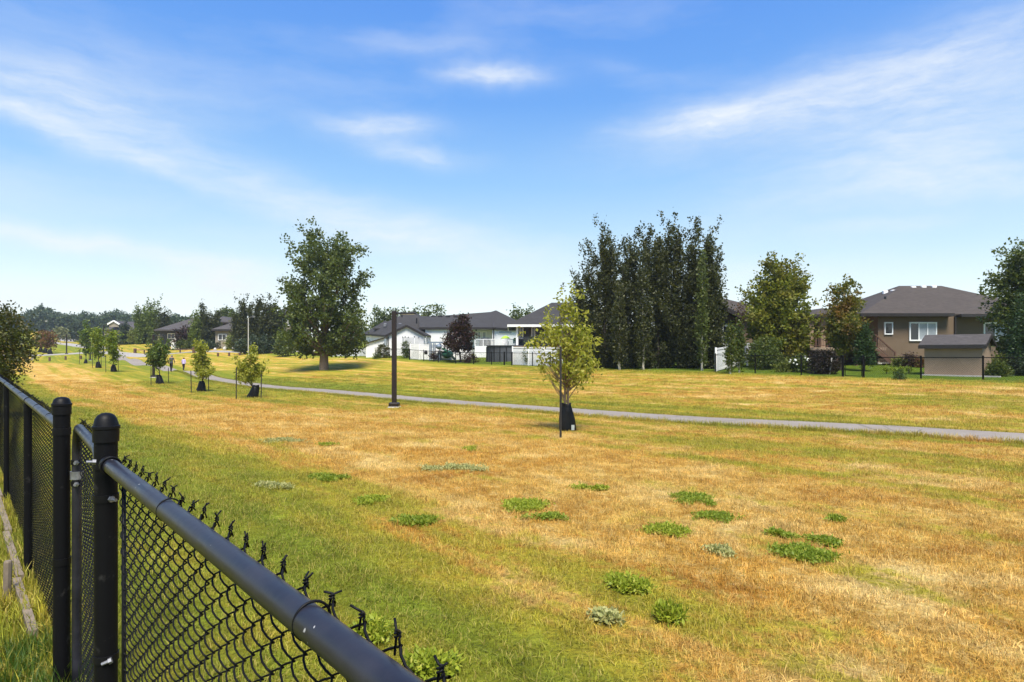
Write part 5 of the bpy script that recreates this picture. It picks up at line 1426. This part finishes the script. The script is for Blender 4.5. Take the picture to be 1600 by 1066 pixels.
def barbecue():
    d = 80.5; zf = Z(541, 79); t = thing('barbecue', 'black covered barbecue on the white deck', 'barbecue', (X(758,d), d, zf - .02))
    MB().cbox((-.7,-.3,.05),(.7,.3,.75),.06).build('cabinet', M['black_plastic'], t)
    mb = MB(); n = 10
    for s in (-.52, .52): pass
    vs = []; 
    for xx in (-.55, .55):
        for k in range(n+1):
            a = math.pi*k/n; vs.append((xx, -.33*math.cos(a), .752+.33*math.sin(a)))
    fs = [(k, k+1, n+1+k+1, n+1+k) for k in range(n)] + [tuple(range(n,-1,-1)), tuple(range(n+1, 2*n+2))]
    mb.add(vs, fs); mb.build('lid', M['black_plastic'], t, True)
    MB().box((.71,-.25,.68),(1.15,.25,.73)).build('side_shelf', M['black_plastic'], t)
barbecue()
def deck_chair(px, d, label, cush, rz, zf):
    t = thing('patio_chair', label, 'chair', (X(px,d), d, zf), rz, 'chairs on the white deck')
    for sx in (-.26, .26):
        for sy in (-.26, .26): MB().bar((sx,sy,0),(sx,sy,.62 if sy < 0 else .95),.05,.05).build('leg', M['white_paint'], t)
        MB().bar((sx,-.28,.64),(sx,.24,.64),.07,.04).build('armrest', M['white_paint'], t)
    MB().cbox((-.28,-.28,.40),(.28,.25,.46),.015).build('seat', M['white_paint'], t)
    for k in range(5): MB().box((-.24+k*.105,.235,.47),(-.16+k*.105,.255,.97)).build('slat', M['white_paint'], t)
    if cush: 
        c = tag(MB().cbox((-.24,-.24,0),(.24,.22,.10),.03).build('cushion', M['lime']), label.replace('chair', 'chair cushion, the lime one, on the chair'), 'cushion')
        c.location = (X(px,d), d, zf+.462); c.rotation_euler = (0,0,rz)
        b = tag(MB().cbox((-.22,.11,.10),(.22,.22,.62),.03).build('back_cushion', M['lime']), 'upright lime back cushion in a white deck chair', 'cushion')
        b.location = (X(px,d), d, zf+.462); b.rotation_euler = (0,0,rz)
zf = Z(541.2, 79) - .02
deck_chair(790, 80.6, 'white slatted chair at the left on the deck', False, 2.6, zf)
deck_chair(806, 80.2, 'white slatted chair with lime seat on the deck', True, .4, zf)
deck_chair(813, 81.2, 'white slatted chair at the right end of the deck', False, -.6, zf)
def parasol():
    d = 81.4; t = thing('garden_parasol', 'small lime green parasol on the white deck', 'parasol', (X(790,d), d, zf))
    h = Z(526, d) - zf
    MB().lathe([(.02,0),(.02,h+.15)], 8).build('pole', M['white_paint'], t)
    MB().lathe([(.62,h-.26),(.60,h-.20),(.3,h+.02),(.03,h+.12)], 8, (0,0,0), False).build('canopy', M['lime'], t)
    MB().lathe([(.26,0),(.26,.08),(.05,.10)], 12).build('base', M['concrete'], t)
parasol()
# small dark planter on the white fence (round ornament)
q = P(665.5, 551, dlot(665.5) - .05); o = tag(MB().lathe([(.16,-.22),(.2,0),(.16,.2),(.05,.26)], 10).build('lantern', M['black_plastic'], None, True), 'small dark ornament hanging on the white fence', 'ornament'); o.location = P(665.5, 551, dlot(665.5)+.38)

# ================================================================== THE AIR: thin summer haze, sky wholly outside it
def haze():
    m = bpy.data.materials.new('summer_haze'); m.use_nodes = True; t = NT(m.node_tree)
    out = t.n('ShaderNodeOutputMaterial')
    v = t.n('ShaderNodeVolumePrincipled', {'Color': (.80, .90, 1.0, 1), 'Density': HAZE, 'Anisotropy': .2})
    t.t.links.new(v.outputs[0], out.inputs['Volume'])
    MB().box((-420, -60, -6), (420, 520, 34)).build('haze', m, None, False, 'stuff')
HAZE = .00028
haze()

# ================================================================== PEOPLE
def person(px, py, h, label, rz, top_m, leg_m, hair_m, shoe_m, skin_m, stoop=0.0, arms=0.12, seed=0):
    g = ground(px, py)
    V = []; E = []; Rd = []
    def nd(p, r, par=None):
        V.append(p); Rd.append(r); i = len(V)-1
        if par is not None: E.append((par, i))
        return i
    s = h/1.70
    pel = nd((0,0,.92),(.155,.12)); w = nd((0,.02+stoop*.1,1.08),(.150,.115),pel); ch = nd((0,.03+stoop*.35,1.28),(.175,.125),w); nk0 = nd((0,.03+stoop*.6,1.42),(.10,.09),ch)
    nk = nd((0,.05+stoop*.8,1.49),(.055,.055),nk0); hd = nd((0,.07+stoop*1.0,1.58),(.085,.098),nk); hd2 = nd((0,.07+stoop*1.05,1.67),(.072,.085),hd)
    for sd, ph in ((-1, 1), (1, -1)):
        sh = nd((sd*.185,.03+stoop*.55,1.39),(.062,.062),nk0); el = nd((sd*.25,.02+stoop*.5-ph*arms*.3,1.12),(.047,.047),sh); wr = nd((sd*.24,.12+stoop*.5-ph*arms,.90),(.034,.034),el); nd((sd*.235,.14+stoop*.5-ph*arms,.81),(.036,.03),wr)
        hp = nd((sd*.09,0,.86),(.105,.105),pel); kn = nd((sd*.10,.05+ph*.10,.49),(.068,.068),hp); an = nd((sd*.10,-.06+ph*.20,.09),(.045,.045),kn); nd((sd*.105,.08+ph*.20,.045),(.043,.04),an)
    me = bpy.data.meshes.new('p'); me.from_pydata([(x*s,y*s,z*s) for x,y,z in V], E, []); me.update()
    o = bpy.data.objects.new('p', me); COL.objects.link(o)
    sk = o.modifiers.new('s', 'SKIN'); sk.use_smooth_shade = True
    for i, r in enumerate(Rd):
        sv = me.skin_vertices[0].data[i]; sv.radius = (r[0]*s, r[1]*s); sv.use_root = (i == 0)
    o.modifiers.new('b', 'SUBSURF').levels = 1
    dg = bpy.context.evaluated_depsgraph_get(); dg.update()
    bm = bpy.data.meshes.new_from_object(o.evaluated_get(dg)); bpy.data.objects.remove(o)
    bm.materials.clear()
    for m_ in (top_m, leg_m, skin_m, shoe_m): bm.materials.append(m_)
    for p in bm.polygons:
        z = p.center.z/s; x = abs(p.center.x)/s; p.use_smooth = True
        p.material_index = 3 if z < .085 else (2 if (x > .2 and z < .93) or z > 1.46 else (1 if z < .93 else 0))
    t = thing('person', label, 'person', g, rz)
    b = link('body', bm, None, t)
    mb = MB(); hy = (.07+stoop*1.02)*s
    prof = [(.05,1.70),(.088,1.665),(.104,1.61),(.100,1.56),(.07,1.52)]
    mb.lathe([(r*s, z*s) for r, z in reversed(prof)], 12, (0, hy-.018*s, 0)); mb.build('hair', hair_m, t, True)
    f = MB(); f.lathe([(.012*s,-.02*s),(.016*s,0),(.008*s,.02*s)], 6, (0, hy+.11*s, 1.585*s)); f.build('nose', skin_m, t, True)
    return t
M['skin'] = plain('skin', (.42, .24, .16), .6); M['hair'] = plain('grey_hair', (.16, .15, .14), .7); M['hair_d'] = plain('dark_hair', (.03, .022, .018), .6)
M['shirt_dk'] = plain('charcoal_shirt', (.055, .058, .062), .85); M['trouser'] = plain('black_trousers', (.014, .012, .013), .85); M['lav'] = plain('lavender_jacket', (.52, .42, .72), .85); M['shoe'] = plain('pale_shoes', (.55, .52, .50), .7)
person(267.5, 581.2, 1.72, 'walker in charcoal shirt and black trousers seen from behind', .12, M['shirt_dk'], M['trouser'], M['hair'], M['trouser'], M['skin'], .12, .10)
person(286.8, 579.5, 1.66, 'walker in lavender jacket and black leggings seen from behind', .12, M['lav'], M['trouser'], M['hair_d'], M['shoe'], M['skin'], .03, -.10)

# ================================================================== WEED CLUMPS IN THE DRY GRASS
def weed(px, py, w_px, h_px, label, mat, n=40, L=.034, W=.018, hh=.018, up=.15):
    g = ground(px, py); k = g.y/FOC; w = w_px*k; dp = max(h_px*k*g.y/1.75*.85, w*.35)
    r = np.random.default_rng(int(px*3+py)); m = n
    K = max(4, n//9); kb = r.uniform(0, 2*math.pi, K); kq = np.sqrt(r.random(K))*.85
    ci = r.integers(0, K, m)                                    # several overlapping rosettes make one ragged mat
    ox = kq[ci]*np.cos(kb[ci]) + r.normal(0, .15, m); oy = kq[ci]*np.sin(kb[ci]) + r.normal(0, .16, m)
    stray = r.random(m) < .10; ox[stray] *= 1.5; oy[stray] *= 1.5
    q = np.clip(np.hypot(ox, oy), 0, 1)
    C = np.stack([w/2*ox, dp/2*oy, r.random(m)*hh*(1-q*.6) + .026], 1)
    C[:, 2] += Hn(C[:, 0]+g.x, C[:, 1]+g.y) - g.z
    me = leaves_mesh('weed_clump', C, 24, .030, .007, L, W, up, .2, 0, np.array([0., 0.]), int(px), flat=.55)
    o = link('weed_clump', me, mat); o.location = g
    tag(o, label, 'weed', 'green weed clumps in the dry grass')
W1, W2, W3 = M['weed'], M['weed_dark'], M['weed_pale']
weed(818,793,86,22,'large green weed mat left of centre in the dry grass',W1,150)
weed(850,812,50,12,'thin olive weeds at the lower right of the large mat',W2,40)
weed(1083,783,62,26,'dark weed mat, upper one of the touching pair',W2,110)
weed(1112,810,60,20,'dark weed mat, lower one of the touching pair',W2,100)
weed(1048,833,64,18,'flat green weed clump left below the touching pair',W1,110)
weed(1256,869,84,26,'large bright green weed mat at the right',W2,170)
weed(1280,849,44,16,'small weed clump just above the right mat',W2,60)
weed(987,920,60,24,'feathery green weed clump in the lower middle',W1,90,.04,.016,.05)
weed(951,972,30,12,'pale lime plant with whitish leaves near the lower middle',W3,26,.032,.022,.05)
weed(1037,970,30,16,'upright green tuft right of the pale lime plant',W1,40,.05,.016,.07,1.0)
weed(1217,838,38,14,'sparse dark weeds left above the right mat',W2,36)
weed(1300,813,22,10,'tiny dark weed tuft above the right mat',W2,26)
weed(1127,866,40,14,'grey green rosette in the middle of the dry patch',W3,40)
weed(925,765,56,10,'thin strip of green weeds above the large mat',W1,50)
weed(650,818,56,16,'dark green weed mat near the fence side',W2,100)
weed(583,786,46,14,'green weed mat left of the dark one near the fence side',W1,80)
weed(705,732,96,16,'wide pale grey weed patch in the dry band',W3,120)
weed(442,690,70,12,'pale grey green weed patch at the left of the dry band',W3,80)
weed(508,696,26,5,'bright lime weed strip in the dry band',W1,40)
weed(735,703,20,8,'small dark weed left of the pale patch',W1,24)
weed(430,762,60,10,'pale clover patch in the green strip',W3,60)
weed(580,992,40,30,'fresh green weeds behind the fence rail',W1,60,.04,.018,.06)
weed(672,1050,60,30,'fresh green weeds at the bottom behind the fence barbs',W1,70,.04,.018,.06)
weed(510,750,70,14,'green weed strip along the edge of the dry band',W2,90)

# ================================================================== THE NEAR BLACK FENCE
FX = lambda d, off=0.0: -.1 - .855*(d - .62) + off*1.0
def fpt(d, z=0.0, n=0.0):
    """point on the fence line at distance d; n moves it across, towards the park"""
    return Vector((-.1 - .855*(d-.62) + n*SU, d + n*CU, z))
FD = Vector((-.6498, .76, 0))
RZ = 1.212
def fabric(parent, d0, d1, z0, z1, n=.030, pts_per=6, sides=5, wire=.0018, barbs=True, pv=.048, ph=.041, name='mesh', ends=None):
    """woven wire: upright zigzag spirals hooked into each other"""
    mb = MB(); a, b_ = ends if ends else (fpt(d0, 0, n), fpt(d1, 0, n)); L = (b_ - a).length; dirv = (b_ - a).normalized(); nrm = Vector((dirv.y, -dirv.x, 0))
    if nrm.dot(Vector((SU, CU, 0))) < 0: nrm = -nrm
    N = int(L/ph); rd = random.Random(int(d0*100))
    am = ph/2 + .0028; dep = .0075
    org = parent.location
    for i in range(N):
        c = (i+.5)*ph; hw = rd.uniform(.96, 1.04); dx = rd.gauss(0, .0025)
        turns = (z1 - z0)/pv; m = int(turns*pts_per); P_ = []
        off = math.pi*(i % 2)
        for k in range(m+1):
            f = 2*math.pi*turns*k/m + off
            z = z1 - (z1-z0)*k/m
            tri = (math.cos(f) + math.cos(3*f)/9)/1.111
            bow = .006*math.sin(c*2.1+z*3)
            P_.append(a + dirv*(c + dx + am*tri*hw) + nrm*(dep*math.sin(f) + bow) + Vector((0,0,z)) - org)
        mb.tube(P_, wire, sides, False)
        if barbs and i % 2 == 0:
            # neighbouring wires meet above the rail, twist together and end in two short prongs
            e = c + ph/2
            kz = z1 + .003 + rd.gauss(0, .003); tw = []; tv = []
            for k in range(7):
                q = k/6; f = q*2*math.pi*1.0
                tw.append(a + dirv*(e + .0030*math.cos(f)) + nrm*.0030*math.sin(f) + Vector((0,0,kz + q*.008)) - org)
                tv.append(a + dirv*(e - .0030*math.cos(f)) - nrm*.0030*math.sin(f) + Vector((0,0,kz + q*.008)) - org)
            s1, s2, s3 = rd.uniform(-1, 1), rd.uniform(-1, 1), rd.uniform(.3, 1)
            tip = Vector((0,0,kz+.008))
            tw.append(a + dirv*(e+.013*s3) + nrm*(.012*s2) + tip + Vector((0,0,.006+.004*s1)) - org)
            tv.append(a + dirv*(e-.013*s3) + nrm*(.012*s1) + tip + Vector((0,0,.006-.004*s2)) - org)
            tw = [a + dirv*(c + am*.80) + nrm*.005 + Vector((0,0,z1-.008)) - org] + tw
            tv = [a + dirv*(c + ph - am*.80) - nrm*.005 + Vector((0,0,z1-.008)) - org] + tv
            mb.tube(tw, wire*.84, sides, True); mb.tube(tv, wire*.84, sides, True)
    return mb.build(name, M['vinyl_black'], parent, True, kind='stuff')
def ring(mb, c, axis, r, wr, n=20):
    """wire tie or band bent round an axis"""
    ax = Vector(axis).normalized(); u_ = ax.orthogonal().normalized(); w_ = ax.cross(u_)
    mb.tube([Vector(c) + (u_*math.cos(2*math.pi*k/n) + w_*math.sin(2*math.pi*k/n))*r for k in range(n+1)], wr, 6, False)
def band(mb, c, r, h, n=24):
    mb.lathe([(r,-h/2),(r+.003,-h/2),(r+.003,h/2),(r,h/2)], n, c, False)
def bolt(parent, c, dirv, L=.03, r=.006):
    d = Vector(dirv).normalized(); c = Vector(c)
    mb = MB().tube([c, c + d*L], r, 8); mb.tube([c - d*.002, c + d*.007], r*1.9, 6)
    return mb.build('bolt', M['zinc'], parent, False)
def big_post(t, c, r, h, dome, mat='post'):
    p = MB().lathe([(r,-.3),(r,h-.03)], 28, c).build('post', M[mat], t); smooth_by_angle(p)
    cap = MB().lathe([(r+.004,h-.060),(r+.0045,h-.022),(r+.0065,h-.020),(r+.0065,h-.012),(r+.003,h-.010),(r*.93,h+dome*.35),(r*.72,h+dome*.72),(r*.40,h+dome*.93),(r*.08,h+dome)], 28, c).build('cap', M['vinyl_black'], p); smooth_by_angle(cap, 35)
    return p
def near_fences():
    # -------- section right of the gate: terminal post, rail running past the camera
    dp = 1.95; g = fpt(dp); g.z = 0
    t = thing('chain_link_fence', 'black chain link fence section with thick rail and domed post in the right foreground', 'fence', (g.x, g.y, 0), 0, 'black chain link fence in the foreground')
    org = t.location; Lc = lambda v: Vector(v) - org
    post = big_post(t, (0,0,0), .0315, 1.335, .028)
    d_end = -.40
    a, b = Lc(fpt(dp-.045, RZ)), Lc(fpt(d_end, RZ))
    r_ = MB().tube([a.lerp(b, k/14) for k in range(15)], .0212, 28).build('top_rail', M['rail'], t); smooth_by_angle(r_)
    cup = MB(); cup.tube([a - FD*-.0 + FD*.012, a - FD*.012, a - FD*.030], [.0255,.0262,.0262], 24); o = cup.build('rail_cup', M['vinyl_black'], t); smooth_by_angle(o, 35)
    lip = MB(); ring(lip, a - FD*.030, FD, .0262, .0028, 28); lip.build('cup_lip', M['vinyl_black'], o, True)
    bolt(t, a + FD*.004 + Vector((-.026,-.024,.012)), (-.8,-.6,.1), .022, .0045)
    for z in (1.205, 1.105, .62):
        bb = MB(); band(bb, (0,0,z), .0317, .022); o = bb.build('post_band', M['vinyl_black'], t); smooth_by_angle(o)
        if z < 1.2: bolt(t, Vector((.031,-.024,z)), (.85,-.5,0) if z > 1 else (-.9,-.4,-.3), .026, .005)
    fabric(t, dp-.06, d_end, .03, RZ+.018, pts_per=8, sides=6)
    for k, dd in enumerate((1.36, .80, .22)):
        mb = MB(); c = Lc(fpt(dd, RZ)); ring(mb, c + (Vector((SU,CU,0))*.004), FD, .0242, .0019, 26)
        mb.tube([c + Vector((SU,CU,0))*.028 + Vector((0,0,-.008)), c + Vector((SU,CU,0))*.036 + Vector((0,0,-.045)), c + Vector((SU,CU,0))*.030 + FD*.03 + Vector((0,0,-.06))], .0019, 6)
        mb.build('tie_wire', M['vinyl_black'], t, True)
    pe = Lc(fpt(d_end+.02)); big_post(t, (pe.x, pe.y, 0), .025, 1.19, .02)
    tb = MB().tube([Lc(fpt(dp-.08, .12, .03)), Lc(fpt(dp-.08, RZ-.06, .03))], .006, 6); tb.build('tension_bar', M['vinyl_black'], t, True)
    # -------- section left of the gate
    dq = 2.84; g = fpt(dq)
    t2 = thing('chain_link_fence', 'black chain link fence section left of the gate receding along the park', 'fence', (g.x, g.y, 0), 0, 'black chain link fence in the foreground')
    org = t2.location; Lc2 = lambda v: Vector(v) - org
    big_post(t2, (0,0,0), .0325, 1.330, .018)
    for z in (1.195, .62):
        bb = MB(); band(bb, (0,0,z), .0327, .03); o = bb.build('post_band', M['vinyl_black'], t2); smooth_by_angle(o)
    d_end = 11.3
    a, b = Lc2(fpt(dq+.04, RZ)), Lc2(fpt(d_end, RZ))
    r_ = MB().tube([a.lerp(b, k/30) for k in range(31)], .0212, 20).build('top_rail', M['rail'], t2); smooth_by_angle(r_)
    for dd in (4.36, 6.62, 8.94, 11.28):
        q = Lc2(fpt(dd)); p = MB().lathe([(.0245,-.2),(.0245,RZ-.024)], 16, (q.x,q.y,0)).build('post', M['post'], t2); smooth_by_angle(p)
        lc = MB(); lc.tube([q + Vector((0,0,RZ)) - FD*.022, q + Vector((0,0,RZ)) + FD*.022], .0245, 16); lc.lathe([(.027,RZ-.07),(.027,RZ-.018)], 16, (q.x,q.y,0)); o = lc.build('loop_cap', M['vinyl_black'], p); smooth_by_angle(o)
    fabric(t2, dq+.06, 4.5, .04, RZ+.018, pts_per=6, sides=4)
    fabric(t2, 4.5, 7.0, .04, RZ+.018, pts_per=4, sides=3)
    fabric(t2, 7.0, d_end, .04, RZ+.018, pts_per=3, sides=3, barbs=True)
    for dd in (3.25, 3.8, 4.9, 5.5, 6.1, 7.3, 8.1):
        mb = MB(); ring(mb, Lc2(fpt(dd, RZ)) + Vector((SU,CU,0))*.004, FD, .0240, .0022, 16); mb.build('tie_wire', M['vinyl_black'], t2, True)
    # -------- the gate
    g0, g1 = 2.80, 2.035
    g = fpt(g0, 0, .05); ge = fpt(g1, 0, .006)
    t3 = thing('gate', 'narrow black chain link gate with rounded tube corner between the two thick posts', 'gate', (g.x, g.y, 0))
    org = t3.location; L3 = lambda v: Vector(v) - org
    r0 = .019; zt = 1.222; zb = .07; cr = .15; ddir = (ge - g); W = ddir.length; e = ddir.normalized()
    path = [Vector((0,0,zb))]
    for k in range(9):
        f = math.pi/2*k/8; path.append(e*(cr - cr*math.cos(f)) + Vector((0,0,zt - cr + cr*math.sin(f))))
    for k in range(9):
        f = math.pi/2*k/8; path.append(e*(W - cr + cr*math.sin(f)) + Vector((0,0,zt - cr + cr*math.cos(f))))
    path.append(e*W + Vector((0,0,zb))); 
    fr = MB().tube(path, r0, 18); fr.tube([Vector((0,0,zb+.01)), e*W + Vector((0,0,zb+.01))], r0, 14); o = fr.build('gate_frame', M['rail'], t3); smooth_by_angle(o)
    fabric(t3, g0-.03, g1+.02, zb, zt+.018, pts_per=6, sides=5, name='mesh', ends=(g + e*.02 + Vector((SU,CU,0))*.016, ge - e*.02 + Vector((SU,CU,0))*.016))
    la = MB(); la.tube([Vector((0,0,1.0)) - e*.0, Vector((0,0,1.0)) - e*.10], .005, 6); la.lathe([(.021,.985),(.026,.985),(.026,1.02),(.021,1.02)], 16, (0,0,0), False)
    la.build('latch', M['zinc'], t3, False)
    for z in (1.06, .965):
        bb = MB(); band(bb, (0,0,z), .0192, .02, 18); o = bb.build('clamp', M['vinyl_black'], t3); smooth_by_angle(o)
        bolt(t3, Vector((.012,-.020,z)), (.3,-1,0), .022, .0055)
    for z in (1.165, .3):
        hb = MB(); hb.lathe([(.021,z-.018),(.026,z-.018),(.026,z+.018),(.021,z+.018)], 16, e*W, False); hb.bar(e*W + Vector((0,0,z)), e*(W+.075) + Vector((0,0,z)), .012, .03); hb.build('hinge', M['vinyl_black'], t3)
near_fences()

# weathered boards laid along the foot of the fence and the little stake holding them
def edging():
    bits = [(3.42,4.22,.015),(4.25,5.3,.035),(5.33,6.6,.02),(6.63,8.4,.03)]
    for i, (d0, d1, z) in enumerate(bits):
        a, b = fpt(d0, .0, -.05), fpt(d1, .0, -.07)
        a.z = H(a.x, a.y) + .02; b.z = H(b.x, b.y) + .02
        o = MB().bar(Vector((0,0,0)), b - a, .042, .11).build('edging_board', M['wood_old'], None); o.location = a
        tag(o, ['nearest weathered edging board at the foot of the fence','second weathered edging board at the foot of the fence','third weathered edging board along the fence','farthest weathered edging board along the fence'][i], 'edging board', 'edging boards under the fence')
    q = fpt(4.05, 0, -.13); q.z = H(q.x, q.y)
    o = MB().tube([(0,0,-.1),(.008,0,.24),(.008,0,.25)], [.022,.022,.018], 8).build('wooden_stake', M['wood_old'], None); o.location = q
    tag(o, 'short wooden peg beside the fence post', 'stake')
edging()
